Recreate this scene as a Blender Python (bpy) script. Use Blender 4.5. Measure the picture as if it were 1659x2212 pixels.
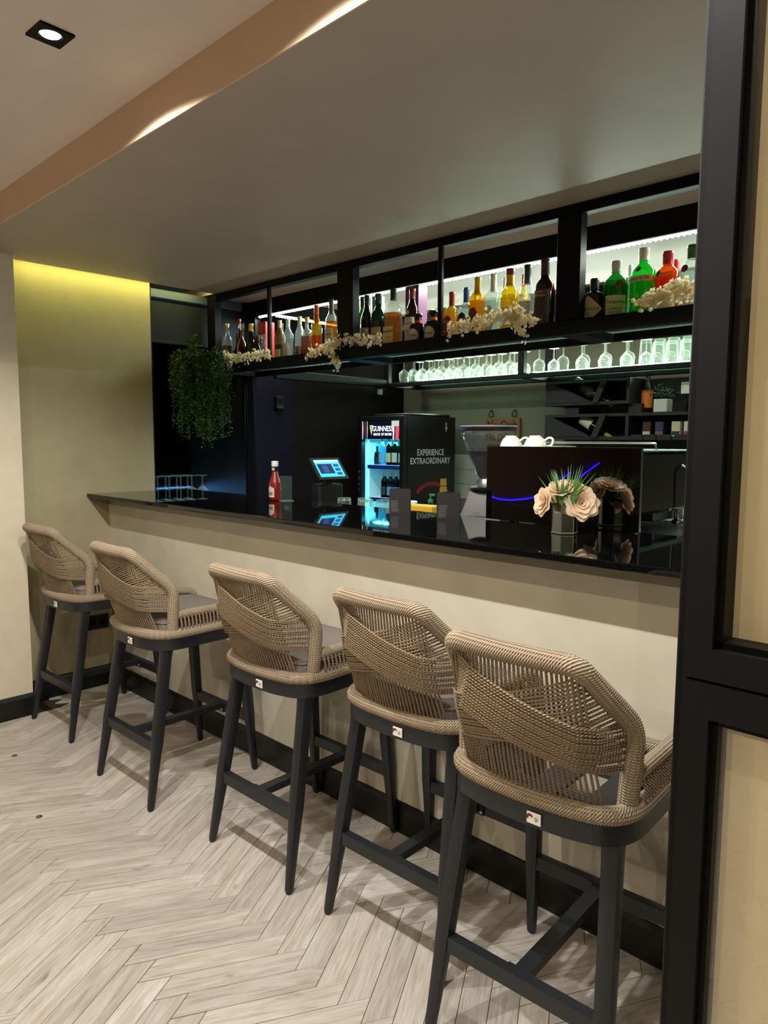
import bpy, bmesh, math, random
from mathutils import Vector, Matrix
random.seed(7)
S = bpy.context.scene
for _o in list(bpy.data.objects): bpy.data.objects.remove(_o)
COL = S.collection
PI = math.pi
# ---------------------------------------------------------------- camera
YAW, PIT, ROL = (math.radians(a) for a in (44.142, 5.750, 0.265))
CAMP = Vector((0, 0, 1.42)); FPX = 1536.0; IW, IH = 1659, 2212
_f = Vector((-math.sin(YAW), math.cos(YAW), 0)); _r = Vector((math.cos(YAW), math.sin(YAW), 0)); _u = Vector((0, 0, 1))
_f2 = _f*math.cos(PIT) - _u*math.sin(PIT); _u2 = _u*math.cos(PIT) + _f*math.sin(PIT)
_r2 = _r*math.cos(ROL) + _u2*math.sin(ROL); _u3 = _u2*math.cos(ROL) - _r*math.sin(ROL)
cam = bpy.data.cameras.new('camera'); co = bpy.data.objects.new('camera', cam); COL.objects.link(co)
M = Matrix((( _r2.x, _u3.x, -_f2.x, CAMP.x), (_r2.y, _u3.y, -_f2.y, CAMP.y), (_r2.z, _u3.z, -_f2.z, CAMP.z), (0, 0, 0, 1)))
co.matrix_world = M
cam.sensor_fit = 'HORIZONTAL'; cam.sensor_width = 36; cam.lens = FPX/IW*36; cam.clip_start = .02; cam.clip_end = 60
S.camera = co
# ---------------------------------------------------------------- world, exposure
w = bpy.data.worlds.new('room_dark'); S.world = w; w.use_nodes = True
w.node_tree.nodes['Background'].inputs[0].default_value = (.9, .8, .7, 1)
w.node_tree.nodes['Background'].inputs[1].default_value = .02
S.view_settings.view_transform = 'Standard'; S.view_settings.look = 'None'
S.view_settings.gamma = 1; S.view_settings.use_curve_mapping = False
S.view_settings.exposure = 0.0
# lamp powers
SPOT_W, ROOM_W, LED_W, GLASS_LED_W, FRIDGE_W, COVE_W, BLUE_W = 84, 30, 12, 14, 2.4, 3.0, 2.6

# ---------------------------------------------------------------- helpers
def lin(c):
    return tuple(((x/255)/12.92 if x/255 <= .04045 else ((x/255+.055)/1.055)**2.4) for x in c)
MATS = {}
def mat(name, col, rough=.5, metal=0, spec=.5, emit=None, es=0, coat=0):
    if name in MATS: return MATS[name]
    m = bpy.data.materials.new(name); m.use_nodes = True
    b = m.node_tree.nodes['Principled BSDF']
    b.inputs['Base Color'].default_value = (*lin(col), 1); b.inputs['Roughness'].default_value = rough
    b.inputs['Metallic'].default_value = metal; b.inputs['Specular IOR Level'].default_value = spec
    b.inputs['Coat Weight'].default_value = coat
    if emit: b.inputs['Emission Color'].default_value = (*lin(emit), 1); b.inputs['Emission Strength'].default_value = es
    MATS[name] = m; return m
def nodes(m): return m.node_tree.nodes, m.node_tree.links, m.node_tree.nodes['Principled BSDF']
def noisy(m, scale=20, amt=.15, bump=.1, dist=.002, detail=4, stretch=(1, 1, 1)):
    """procedural tone variation and relief on top of the base colour"""
    N, L, b = nodes(m)
    tc = N.new('ShaderNodeTexCoord'); mp = N.new('ShaderNodeMapping'); mp.inputs['Scale'].default_value = stretch
    L.new(tc.outputs['Object'], mp.inputs[0])
    no = N.new('ShaderNodeTexNoise'); no.inputs['Scale'].default_value = scale; no.inputs['Detail'].default_value = detail
    L.new(mp.outputs[0], no.inputs[0])
    base = b.inputs['Base Color'].default_value[:]
    mx = N.new('ShaderNodeMixRGB'); mx.blend_type = 'MULTIPLY'; mx.inputs[0].default_value = amt; mx.inputs[1].default_value = base
    cr = N.new('ShaderNodeValToRGB'); cr.color_ramp.elements[0].position = .3; cr.color_ramp.elements[1].position = .7
    L.new(no.outputs[0], cr.inputs[0]); L.new(cr.outputs[0], mx.inputs[2]); L.new(mx.outputs[0], b.inputs['Base Color'])
    if bump:
        bp = N.new('ShaderNodeBump'); bp.inputs['Strength'].default_value = bump; bp.inputs['Distance'].default_value = dist
        L.new(no.outputs[0], bp.inputs['Height']); L.new(bp.outputs[0], b.inputs['Normal'])
    return m
def clear(name, tint, gloss=.0, rough=.02, body=0.0, bodycol=None, ior=1.45, edge=0):
    """thin clear glass: tinted see-through plus mirror-like glints; body adds milky/coloured scatter"""
    if name in MATS: return MATS[name]
    m = bpy.data.materials.new(name); m.use_nodes = True; N, L = m.node_tree.nodes, m.node_tree.links
    N.remove(N['Principled BSDF']); out = N['Material Output']
    t = N.new('ShaderNodeBsdfTransparent'); t.inputs[0].default_value = (*tint, 1)
    g = N.new('ShaderNodeBsdfGlossy'); g.inputs['Roughness'].default_value = rough
    lw = N.new('ShaderNodeLayerWeight'); lw.inputs[0].default_value = .5
    pw = N.new('ShaderNodeMath'); pw.operation = 'POWER'; pw.inputs[1].default_value = 5; L.new(lw.outputs['Facing'], pw.inputs[0])
    fr = N.new('ShaderNodeMath'); fr.operation = 'MULTIPLY_ADD'; fr.inputs[1].default_value = .9; fr.inputs[2].default_value = ((ior-1)/(ior+1))**2; L.new(pw.outputs[0], fr.inputs[0])
    src = t
    if body:
        d = N.new('ShaderNodeBsdfDiffuse'); d.inputs[0].default_value = (*(bodycol or tint), 1)
        tr = N.new('ShaderNodeBsdfTranslucent'); tr.inputs[0].default_value = (*(bodycol or tint), 1)
        mm = N.new('ShaderNodeMixShader'); mm.inputs[0].default_value = .5; L.new(d.outputs[0], mm.inputs[1]); L.new(tr.outputs[0], mm.inputs[2])
        m2 = N.new('ShaderNodeMixShader'); m2.inputs[0].default_value = body; L.new(t.outputs[0], m2.inputs[1]); L.new(mm.outputs[0], m2.inputs[2]); src = m2
        if edge:                                                     # thick rims and curved edges of glass look denser than its flat middle
            le = N.new('ShaderNodeLayerWeight'); le.inputs[0].default_value = .5; pe = N.new('ShaderNodeMath'); pe.operation = 'POWER'; pe.inputs[1].default_value = 2.5; L.new(le.outputs['Facing'], pe.inputs[0])
            me_ = N.new('ShaderNodeMath'); me_.operation = 'MULTIPLY_ADD'; me_.inputs[1].default_value = edge; me_.inputs[2].default_value = body; L.new(pe.outputs[0], me_.inputs[0]); L.new(me_.outputs[0], m2.inputs[0])
    ad = N.new('ShaderNodeMath'); ad.inputs[1].default_value = gloss; L.new(fr.outputs[0], ad.inputs[0])
    mx = N.new('ShaderNodeMixShader'); L.new(ad.outputs[0], mx.inputs[0]); L.new(src.outputs[0], mx.inputs[1]); L.new(g.outputs[0], mx.inputs[2])
    L.new(mx.outputs[0], out.inputs[0]); MATS[name] = m; return m

class MB:
    """collects simple shapes and links them as ONE mesh object"""
    def __init__(s): s.v = []; s.f = []; s.uv = []
    def add(s, vs, fs, uvs=None):
        o = len(s.v); s.v += [tuple(p) for p in vs]; s.f += [tuple(i+o for i in f) for f in fs]
        s.uv += (uvs if uvs else [[(0, 0)]*len(f) for f in fs]); return s
    def box(s, x0, x1, y0, y1, z0, z1):
        vs = [(x, y, z) for z in (z0, z1) for y in (y0, y1) for x in (x0, x1)]
        return s.add(vs, [(0, 2, 3, 1), (4, 5, 7, 6), (0, 1, 5, 4), (2, 6, 7, 3), (0, 4, 6, 2), (1, 3, 7, 5)])
    def cbox(s, x0, x1, y0, y1, z0, z1, c=.003):
        """box with chamfered edges"""
        bm = bmesh.new(); r = bmesh.ops.create_cube(bm, size=1)
        for v in bm.verts: v.co = Vector(((x0+x1)/2+v.co.x*(x1-x0), (y0+y1)/2+v.co.y*(y1-y0), (z0+z1)/2+v.co.z*(z1-z0)))
        bmesh.ops.bevel(bm, geom=bm.edges[:], offset=c, segments=1, affect='EDGES')
        bm.verts.index_update(); s.add([v.co[:] for v in bm.verts], [[v.index for v in f.verts] for f in bm.faces]); bm.free(); return s
    def prism(s, poly, z0, z1, fn=None):
        n = len(poly); fn = fn or (lambda x, y, z: (x, y, z))
        vs = [fn(x, y, z0) for x, y in poly] + [fn(x, y, z1) for x, y in poly]
        fs = [tuple(range(n-1, -1, -1)), tuple(range(n, 2*n))] + [(i, (i+1) % n, n+(i+1) % n, n+i) for i in range(n)]
        return s.add(vs, fs)
    def lathe(s, prof, n=16, c=(0, 0, 0), sq=0, cap=True):
        """profile [(r, z)] about the z axis; sq > 0 squares the section"""
        vs = []; fs = []; uv = []
        for r, z in prof:
            for k in range(n):
                a = 2*PI*(k+.5)/n; ca, sa = math.cos(a), math.sin(a); q = 1
                if sq: q = 1/((abs(ca)**sq+abs(sa)**sq)**(1/sq))*.93
                vs.append((c[0]+r*q*ca, c[1]+r*q*sa, c[2]+z))
        for i in range(len(prof)-1):
            for k in range(n):
                k2 = (k+1) % n; fs.append((i*n+k, i*n+k2, (i+1)*n+k2, (i+1)*n+k))
                uv.append([(k/n, prof[i][1]), ((k+1)/n, prof[i][1]), ((k+1)/n, prof[i+1][1]), (k/n, prof[i+1][1])])
        if cap:
            fs.append(tuple(range(n-1, -1, -1))); uv.append([(0, 0)]*n)
            fs.append(tuple((len(prof)-1)*n+k for k in range(n))); uv.append([(0, 0)]*n)
        return s.add(vs, fs, uv)
    def tube(s, path, r, n=6, closed=False, cap=True, vs0=0):
        P = [Vector(p) for p in path]; m = len(P); R = r if isinstance(r, (list, tuple)) else [r]*m
        vs = []; up = None; L = vs0; Ls = []
        for i in range(m):
            a = P[i-1] if (i or closed) else P[i]; b = P[(i+1) % m] if (i < m-1 or closed) else P[i]
            t = (b-a).normalized()
            if up is None: up = t.orthogonal().normalized()
            up = (up - t*up.dot(t)).normalized(); sd = t.cross(up)
            if i: L += (P[i]-P[i-1]).length
            Ls.append(L)
            for k in range(n):
                g = 2*PI*k/n; vs.append(tuple(P[i]+(up*math.cos(g)+sd*math.sin(g))*R[i]))
        fs = []; uv = []
        for i in range(m if closed else m-1):
            j = (i+1) % m; lj = Ls[j] if j else Ls[-1]+(P[0]-P[-1]).length
            for k in range(n):
                k2 = (k+1) % n; fs.append((i*n+k, i*n+k2, j*n+k2, j*n+k))
                uv.append([(k/n, Ls[i]), ((k+1)/n, Ls[i]), ((k+1)/n, lj), (k/n, lj)])
        if cap and not closed:
            fs.append(tuple(range(n-1, -1, -1))); uv.append([(0, 0)]*n)
            fs.append(tuple((m-1)*n+k for k in range(n))); uv.append([(0, 0)]*n)
        return s.add(vs, fs, uv)
    def beam(s, p, q, w, h, up=(0, 0, 1), w2=None, h2=None):
        """rectangular bar from p to q"""
        p, q = Vector(p), Vector(q); t = (q-p).normalized(); u = Vector(up); u = (u-t*u.dot(t)).normalized(); d = t.cross(u)
        w2 = w2 or w; h2 = h2 or h; vs = []
        for c, a, b in ((p, w, h), (q, w2, h2)):
            for i, j in ((-1, -1), (1, -1), (1, 1), (-1, 1)): vs.append(tuple(c+d*i*a/2+u*j*b/2))
        return s.add(vs, [(3, 2, 1, 0), (4, 5, 6, 7), (0, 1, 5, 4), (1, 2, 6, 5), (2, 3, 7, 6), (3, 0, 4, 7)])
    def build(s, name, m, parent=None, smooth=False, loc=None, stuff=False):
        me = bpy.data.meshes.new(name); me.from_pydata(s.v, [], s.f); me.update()
        uvl = me.uv_layers.new(); k = 0
        flat = [c for f in s.uv for p in f for c in p]; uvl.data.foreach_set('uv', flat)
        me.materials.append(m)
        if smooth:
            me.polygons.foreach_set('use_smooth', [True]*len(me.polygons)); me.set_sharp_from_angle(angle=math.radians(42))
        o = bpy.data.objects.new(name, me); COL.objects.link(o)
        if parent: o.parent = parent
        if loc: o.location = loc
        if stuff: o['kind'] = 'stuff'
        return o
def thing(name, label, cat, loc=(0, 0, 0), rz=0, group=None):
    o = bpy.data.objects.new(name, None); COL.objects.link(o); o.empty_display_size = .05
    o.location = loc; o.rotation_euler = (0, 0, rz); o['label'] = label; o['category'] = cat
    if group: o['group'] = group
    return o
def tag(o, label, cat, group=None):
    o['label'] = label; o['category'] = cat
    if group: o['group'] = group
    return o
def struct(o, label=None, cat=None):
    o['kind'] = 'structure'; o['label'] = label or o.name; o['category'] = cat or 'room'
    return o
def kids(o): return [c for c in bpy.data.objects if c.parent == o]
def dup(root, loc, rz=0, label=None):
    def cp(o, p):
        c = o.copy(); COL.objects.link(c)
        if p: c.parent = p
        for ch in o.children: cp(ch, c)
        return c
    r = cp(root, None); r.location = loc; r.rotation_euler = (0, 0, rz)
    if label: r['label'] = label
    return r
_TX = {}
def text_geo(s, size=1.0, bold=0.0, space=1.0):
    """letter outlines of a string as flat geometry, centred on the origin (x right, y up)"""
    k = (s, bold, space)
    if k not in _TX:
        c = bpy.data.curves.new('lettering', 'FONT'); c.body = s; c.align_x = 'CENTER'; c.align_y = 'CENTER'; c.resolution_u = 2
        c.offset = bold; c.space_character = space
        o = bpy.data.objects.new('lettering', c); COL.objects.link(o); dg = bpy.context.evaluated_depsgraph_get()
        me = o.evaluated_get(dg).to_mesh(); _TX[k] = ([v.co[:2] for v in me.vertices], [list(p.vertices) for p in me.polygons])
        o.evaluated_get(dg).to_mesh_clear(); bpy.data.objects.remove(o); bpy.data.curves.remove(c)
    v, f = _TX[k]; return [(x*size, y*size) for x, y in v], f
def text_on(mb, s, size, fn, dx=0, dy=0, sx=1, bold=0.0, space=1.0):
    v, f = text_geo(s, size, bold, space); mb.add([fn(x*sx+dx, y+dy) for x, y in v], f)
def light(name, kind, loc, power, col, parent=None, **k):
    l = bpy.data.lights.new(name, kind); l.energy = power; l.color = col
    for a, b in k.items(): setattr(l, a, b)
    o = bpy.data.objects.new(name, l); COL.objects.link(o); o.location = loc
    if parent: o.parent = parent
    return o
def fillet(pts, r, n=5):
    """round the inner corners of a polyline"""
    P = [Vector(p) for p in pts]; out = [P[0]]
    for i in range(1, len(P)-1):
        rr = r[i-1] if isinstance(r, (list, tuple)) else r
        a = (P[i-1]-P[i]); b = (P[i+1]-P[i]); d = min(rr, a.length*.48, b.length*.48); A = P[i]+a.normalized()*d; B = P[i]+b.normalized()*d
        for k in range(n+1):
            t = k/n; out.append(A*(1-t)**2+P[i]*2*t*(1-t)+B*t*t)
    out.append(P[-1]); return out
def resample(P, step):
    P = [Vector(p) for p in P]; out = [P[0]]; d = 0; acc = step
    for a, b in zip(P, P[1:]):
        L = (b-a).length
        while acc <= d+L+1e-9: out.append(a+(b-a)*((acc-d)/L)); acc += step
        d += L
    if (out[-1]-P[-1]).length > step*.3: out.append(P[-1])
    return out
# ---------------------------------------------------------------- materials
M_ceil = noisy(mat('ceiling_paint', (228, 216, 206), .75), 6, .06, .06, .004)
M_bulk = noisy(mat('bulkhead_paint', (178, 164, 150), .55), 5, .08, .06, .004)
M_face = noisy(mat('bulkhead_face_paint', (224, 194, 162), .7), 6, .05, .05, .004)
M_wall = noisy(mat('cream_plaster', (208, 196, 174), .8), 14, .08, .18, .004)
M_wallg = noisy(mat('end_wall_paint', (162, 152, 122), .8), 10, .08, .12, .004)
M_bar = noisy(mat('bar_front_plaster', (193, 186, 167), .78), 7, .12, .12, .004)
M_inner = noisy(mat('back_wall_paint', (106, 103, 87), .8, spec=.2), 8, .1, .1, .004)
M_purple = noisy(mat('dark_purple_paint', (13, 9, 24), .85, spec=.12), 8, .2, .1, .004)
M_brown = noisy(mat('dark_brown_paint', (16, 11, 10), .85, spec=.12), 5, .3, .1, .004)
M_base = noisy(mat('black_skirting', (6, 6, 6), .4), 30, .3, .3, .002)
M_black = noisy(mat('black_metal', (3, 3, 3), .5, spec=.16), 40, .2, .05, .001)
M_frame = noisy(mat('charcoal_frame_paint', (9, 9, 11), .55, spec=.22), 40, .1, .04, .001)
M_jamb = noisy(mat('black_jamb_paint', (4, 3, 3), .55, spec=.2), 40, .1, .04, .001)
M_panel = noisy(mat('cream_panel', (242, 226, 188), .7), 8, .05, .03, .002)
M_pane = clear('window_pane', (.97, .97, .95), 0.05, .004)
M_grout = mat('dark_grout', (52, 42, 32), .9)
M_leg = noisy(mat('stool_metal', (24, 27, 32), .42), 60, .08, .04, .0005)
M_white = mat('white_paint', (225, 225, 222), .5)
M_dark = mat('dark_plastic', (9, 9, 10), .35)
M_print = mat('black_print', (22, 20, 18), .7)
M_chrome = mat('chrome', (220, 220, 222), .12, 1)
M_steel = mat('brushed_steel', (150, 152, 155), .35, 1)
def rope_mat(name, col, k=260, turns=2):
    m = mat(name, col, .85, spec=.2); N, L, b = nodes(m)
    uv = N.new('ShaderNodeUVMap'); sp = N.new('ShaderNodeSeparateXYZ'); L.new(uv.outputs[0], sp.inputs[0])
    a = N.new('ShaderNodeMath'); a.operation = 'MULTIPLY'; a.inputs[1].default_value = 2*PI*turns; L.new(sp.outputs[0], a.inputs[0])
    c = N.new('ShaderNodeMath'); c.operation = 'MULTIPLY_ADD'; c.inputs[1].default_value = 2*PI*k; L.new(sp.outputs[1], c.inputs[0]); L.new(a.outputs[0], c.inputs[2])
    s = N.new('ShaderNodeMath'); s.operation = 'SINE'; L.new(c.outputs[0], s.inputs[0])
    bp = N.new('ShaderNodeBump'); bp.inputs['Strength'].default_value = .9; bp.inputs['Distance'].default_value = .0018
    L.new(s.outputs[0], bp.inputs['Height']); L.new(bp.outputs[0], b.inputs['Normal'])
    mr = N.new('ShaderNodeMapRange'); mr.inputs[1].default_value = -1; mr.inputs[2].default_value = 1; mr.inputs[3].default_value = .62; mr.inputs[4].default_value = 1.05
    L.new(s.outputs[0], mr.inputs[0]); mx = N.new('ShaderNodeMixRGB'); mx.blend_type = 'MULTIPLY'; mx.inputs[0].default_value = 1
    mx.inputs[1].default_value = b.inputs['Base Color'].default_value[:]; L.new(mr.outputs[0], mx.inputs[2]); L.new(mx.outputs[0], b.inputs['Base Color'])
    return m
M_rope = rope_mat('taupe_rope', (160, 139, 113), 120)
M_wrap = rope_mat('taupe_rope_wrap', (180, 161, 137), 162, 14)
M_cush = noisy(mat('grey_cushion_fabric', (134, 124, 118), .95, spec=.15), 700, .35, .5, .001, 2)

# granite: near-black with faint flecks, polished
M_gran = mat('black_granite', (8, 9, 9), .03, spec=.42); N, L, b = nodes(M_gran)
_tc = N.new('ShaderNodeTexCoord'); _n = N.new('ShaderNodeTexNoise'); _n.inputs['Scale'].default_value = 220; _n.inputs['Detail'].default_value = 5
L.new(_tc.outputs['Object'], _n.inputs[0]); _c = N.new('ShaderNodeValToRGB'); _c.color_ramp.elements[0].position = .56; _c.color_ramp.elements[1].position = .74
_c.color_ramp.elements[0].color = (.0022, .0024, .0024, 1); _c.color_ramp.elements[1].color = (.011, .012, .011, 1)
L.new(_n.outputs[0], _c.inputs[0]); L.new(_c.outputs[0], b.inputs['Base Color'])

# wood-look porcelain planks: grain runs along each plank's own length
M_plank = mat('wood_plank_tile', (200, 186, 168), .42, spec=.4); N, L, b = nodes(M_plank)
_tc = N.new('ShaderNodeTexCoord'); _oi = N.new('ShaderNodeObjectInfo')
_ad = N.new('ShaderNodeVectorMath'); _ad.operation = 'ADD'; _mu = N.new('ShaderNodeVectorMath'); _mu.operation = 'SCALE'; _mu.inputs[0].default_value = (37, 91, 13)
L.new(_oi.outputs['Random'], _mu.inputs['Scale']); L.new(_tc.outputs['Object'], _ad.inputs[0]); L.new(_mu.outputs[0], _ad.inputs[1])
def _grain(sx, sy, det, rough=.55, dist=0):
    mp = N.new('ShaderNodeMapping'); mp.inputs['Scale'].default_value = (sx, sy, 1); L.new(_ad.outputs[0], mp.inputs[0])
    n = N.new('ShaderNodeTexNoise'); n.inputs['Scale'].default_value = 1; n.inputs['Detail'].default_value = det; n.inputs['Roughness'].default_value = rough; n.inputs['Distortion'].default_value = dist
    L.new(mp.outputs[0], n.inputs[0]); return n
g1, g2, g3 = _grain(9, 170, 6, .62, .5), _grain(4, 34, 5, .55, 1.2), _grain(9, 26, 2, .5, .4)
_m1 = N.new('ShaderNodeMath'); _m1.operation = 'MULTIPLY_ADD'; _m1.inputs[1].default_value = .5; L.new(g1.outputs[0], _m1.inputs[0])
_m2 = N.new('ShaderNodeMath'); _m2.operation = 'MULTIPLY'; _m2.inputs[1].default_value = .5; L.new(g2.outputs[0], _m2.inputs[0]); L.new(_m2.outputs[0], _m1.inputs[2])
_c = N.new('ShaderNodeValToRGB'); e = _c.color_ramp.elements; e[0].position = .3; e[0].color = (*lin((150, 137, 122)), 1); e[1].position = .72; e[1].color = (*lin((212, 209, 204)), 1)
x = e.new(.45); x.color = (*lin((180, 171, 159)), 1); x = e.new(.56); x.color = (*lin((194, 188, 179)), 1)
L.new(_m1.outputs[0], _c.inputs[0])
_k = N.new('ShaderNodeValToRGB'); _k.color_ramp.elements[0].position = .68; _k.color_ramp.elements[1].position = .82; _k.color_ramp.elements[0].color = (1, 1, 1, 1); _k.color_ramp.elements[1].color = (.42, .36, .3, 1)
L.new(g3.outputs[0], _k.inputs[0])
_x = N.new('ShaderNodeMixRGB'); _x.blend_type = 'MULTIPLY'; _x.inputs[0].default_value = .8; L.new(_c.outputs[0], _x.inputs[1]); L.new(_k.outputs[0], _x.inputs[2])
_t = N.new('ShaderNodeMapRange'); _t.inputs[3].default_value = .82; _t.inputs[4].default_value = 1.06; L.new(_oi.outputs['Random'], _t.inputs[0])
_y = N.new('ShaderNodeMixRGB'); _y.blend_type = 'MULTIPLY'; _y.inputs[0].default_value = 1; L.new(_x.outputs[0], _y.inputs[1]); L.new(_t.outputs[0], _y.inputs[2]); L.new(_y.outputs[0], b.inputs['Base Color'])
_bp = N.new('ShaderNodeBump'); _bp.inputs['Strength'].default_value = .25; _bp.inputs['Distance'].default_value = .0008; L.new(g1.outputs[0], _bp.inputs['Height']); L.new(_bp.outputs[0], b.inputs['Normal'])

# ---------------------------------------------------------------- room shell
XL, XP, YB, YW, ZB, ZC = -3.97, -3.79, 4.315, 1.82, 2.311, 2.434      # end wall, pilaster, back wall, bar front, low and high ceilings
XR, YF = 2.2, -3.6
flo = struct(MB().box(-4.1, XR, YF, 4.5, -.06, -.0075).build('floor', M_grout), 'pale wood-look floor laid in a zigzag of narrow planks', 'floor')
# zigzag planks
a = Vector((math.cos(math.radians(61)), math.sin(math.radians(61)))); bdir = Vector((-a.x, a.y))
PL, PW, STEP = .364, .0871, .0845
def clip(poly, n, d):
    out = []
    for i in range(len(poly)):
        p, q = poly[i], poly[(i+1) % len(poly)]; dp, dq = p.dot(n)-d, q.dot(n)-d
        if dp <= 0: out.append(p)
        if (dp < 0 < dq) or (dq < 0 < dp): out.append(p+(q-p)*(dp/(dp-dq)))
    return out
def in_view(p):
    d = Vector((p[0], p[1], 0))-CAMP; z = d.dot(_f2)
    if z < .05: return None
    u, v = IW/2+FPX*d.dot(_r2)/z, IH/2-FPX*d.dot(_u3)/z
    return z if -20 < u < IW+20 and v < IH+20 else None
cand = []
for row in range(-6, 3):
    for i in range(-60, 40):
        P0 = Vector((-1.922+i*STEP, .7975+row*PL*2*a.y)); P1 = P0+a*PL
        for fam, O, d1, d2, l1, l2 in (('a', P0, a, bdir, PL, PW), ('b', P1, bdir, a, PL, PW)):
            c = O+d1*l1/2+d2*l2/2
            if -4.2 < c.x < 2.0 and -3.4 < c.y < 2.0: cand.append((fam, O, d1, d2, c))
g = .0009
def quad(O, d1, d2): 
    return [O+d1*g+d2*g, O+d1*(PL-g)+d2*g, O+d1*(PL-g)+d2*(PW-g), O+d1*g+d2*(PW-g)]
keep = []
for fam, O, d1, d2, c in cand:
    q = quad(O, d1, d2); whole = len(q)
    cl = clip(clip(q, Vector((0, 1)), YW-.013), Vector((-1, 0)), -(XL+.013))
    if c.y < 1.32: cl = clip(cl, Vector((-1, 0)), -(XP+.013)) if cl else cl
    if len(cl) < 3: continue
    ar = abs(sum(cl[k].x*cl[(k+1) % len(cl)].y-cl[(k+1) % len(cl)].x*cl[k].y for k in range(len(cl))))/2
    if ar < 2e-4: continue
    zs = [in_view(p) for p in cl+[c]]; zs = [z for z in zs if z]
    keep.append((min(zs) if zs else 99, fam, O, d1, cl, ar > .98*0))
keep.sort(key=lambda k: k[0]); _pm = {}
rest = MB()
for n, (z, fam, O, d1, cl, full) in enumerate(keep):
    if z < 90 and n < 298:
        an = math.atan2(d1.y, d1.x); R = Matrix.Rotation(-an, 2)
        loc = [R @ (p-O) for p in cl]; key = (fam, len(cl), tuple(round(v, 4) for p in loc for v in p))
        if fam == 'b': pass
        if key not in _pm:
            lo = loc if (loc[1]-loc[0]).cross(loc[2]-loc[0]) > 0 else loc[::-1]
            ce = sum(lo, Vector((0, 0)))/len(lo); top = [p+(ce-p).normalized()*.0012 for p in lo]
            k = len(lo); vs = [(p.x, p.y, -.008) for p in lo]+[(p.x, p.y, -.001) for p in lo]+[(p.x, p.y, 0) for p in top]
            fs = [tuple(range(2*k, 3*k))]+[(i+s, (i+1) % k+s, (i+1) % k+s+k, i+s+k) for s in (0, k) for i in range(k)]
            o = MB().add(vs, fs).build('plank', M_plank, flo); _pm[key] = o.data
        else:
            o = bpy.data.objects.new('plank', _pm[key]); COL.objects.link(o); o.parent = flo
        o.location = (O.x, O.y, random.uniform(-.0006, 0)); o.rotation_euler = (0, 0, an)
    else:
        lo = cl if (cl[1]-cl[0]).cross(cl[2]-cl[0]) > 0 else cl[::-1]; rest.prism([tuple(p) for p in lo], -.008, 0)
rest.build('distant_planks', M_plank, flo, stuff=True)

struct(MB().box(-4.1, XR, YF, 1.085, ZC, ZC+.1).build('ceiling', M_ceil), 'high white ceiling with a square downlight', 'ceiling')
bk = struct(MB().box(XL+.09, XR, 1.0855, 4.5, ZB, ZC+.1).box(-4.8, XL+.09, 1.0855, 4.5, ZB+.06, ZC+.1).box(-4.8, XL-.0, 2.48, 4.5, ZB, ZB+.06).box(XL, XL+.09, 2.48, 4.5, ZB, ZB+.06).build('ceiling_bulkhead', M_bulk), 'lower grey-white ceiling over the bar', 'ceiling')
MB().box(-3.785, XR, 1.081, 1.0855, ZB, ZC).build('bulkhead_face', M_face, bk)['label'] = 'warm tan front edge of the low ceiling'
# end wall with window opening (y 2.11-2.77), pilaster, back wall
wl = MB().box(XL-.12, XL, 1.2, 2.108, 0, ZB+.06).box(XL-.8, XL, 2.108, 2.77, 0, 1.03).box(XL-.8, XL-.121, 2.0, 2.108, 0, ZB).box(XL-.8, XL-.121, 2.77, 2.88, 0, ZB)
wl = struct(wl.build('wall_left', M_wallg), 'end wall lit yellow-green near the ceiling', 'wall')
MB().box(XL-.12, XL+.012, 2.77, 3.157, 0, ZB).build('pier', M_purple, wl)['label'] = 'dark purple painted pier'
MB().box(XL-.12, XL, 3.157, YB, 0, ZB).build('painted_bay', M_brown, wl)['label'] = 'dark brown painted wall bay'
M_far = noisy(mat('far_room_brown', (38, 26, 18), .6), 6, .2, .05, .003)
struct(MB().box(XL-.12, XP, YF, -.4, 0, ZC).build('wall_room_left', M_far), 'dark brown room wall behind the viewer at the left', 'wall')
struct(MB().box(XL-.12, XP, -.4, 1.3, 0, ZC).build('wall_pilaster', M_wall), 'cream wall pier at the left edge', 'wall')
wb = struct(MB().box(XL, XR, YB, YB+.12, 0, ZB).build('wall_back', M_inner), 'back wall of the bar behind the fridge', 'wall')
M_tile = noisy(mat('pale_wall_tile', (168, 170, 158), .25), 8, .06, .02, .002)
for r in range(3):
    for c in range(15):
        x0 = XL+.02+c*.2
        MB().cbox(x0+.001, x0+.199, YB-.008, YB, .98+r*.112, .98+r*.112+.11, .002).build('tile', M_tile, wb)
struct(MB().box(XR, XR+.1, YF, 4.4, 0, ZC).build('wall_right', M_wall), 'wall at the right behind the partition', 'wall')
struct(MB().box(-4.1, XR, YF-.1, YF, 0, ZC).build('wall_front', M_far), 'room wall behind the viewer', 'wall')
bw = struct(MB().box(XL, XR, YW, YW+.1, 0, 1.094).build('wall_bar', M_bar), 'cream plastered front of the bar under the counter', 'wall')
def skirting(n, pts, lab):
    m = MB()
    for p, q in zip(pts, pts[1:]):
        d = Vector((q[0]-p[0], q[1]-p[1], 0)).normalized(); nrm = Vector((d.y, -d.x, 0))
        pr = [(0, 0), (.013, 0), (.013, .096), (.006, .112), (0, .114)]
        vs = [(p[0]+nrm.x*a, p[1]+nrm.y*a, z) for a, z in pr]+[(q[0]+nrm.x*a, q[1]+nrm.y*a, z) for a, z in pr]
        k = 5; m.add(vs, [tuple(range(k)), tuple(range(2*k-1, k-1, -1))]+[(i, i+k, (i+1) % k+k, (i+1) % k) for i in range(k)])
    struct(m.build(n, M_base), lab, 'baseboard')
skirting('baseboard_bar', [(XL, YW), (XR, YW)], 'black skirting along the foot of the bar')
skirting('baseboard_left', [(XL, 1.3), (XL, YW)], 'black skirting on the end wall')
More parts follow.
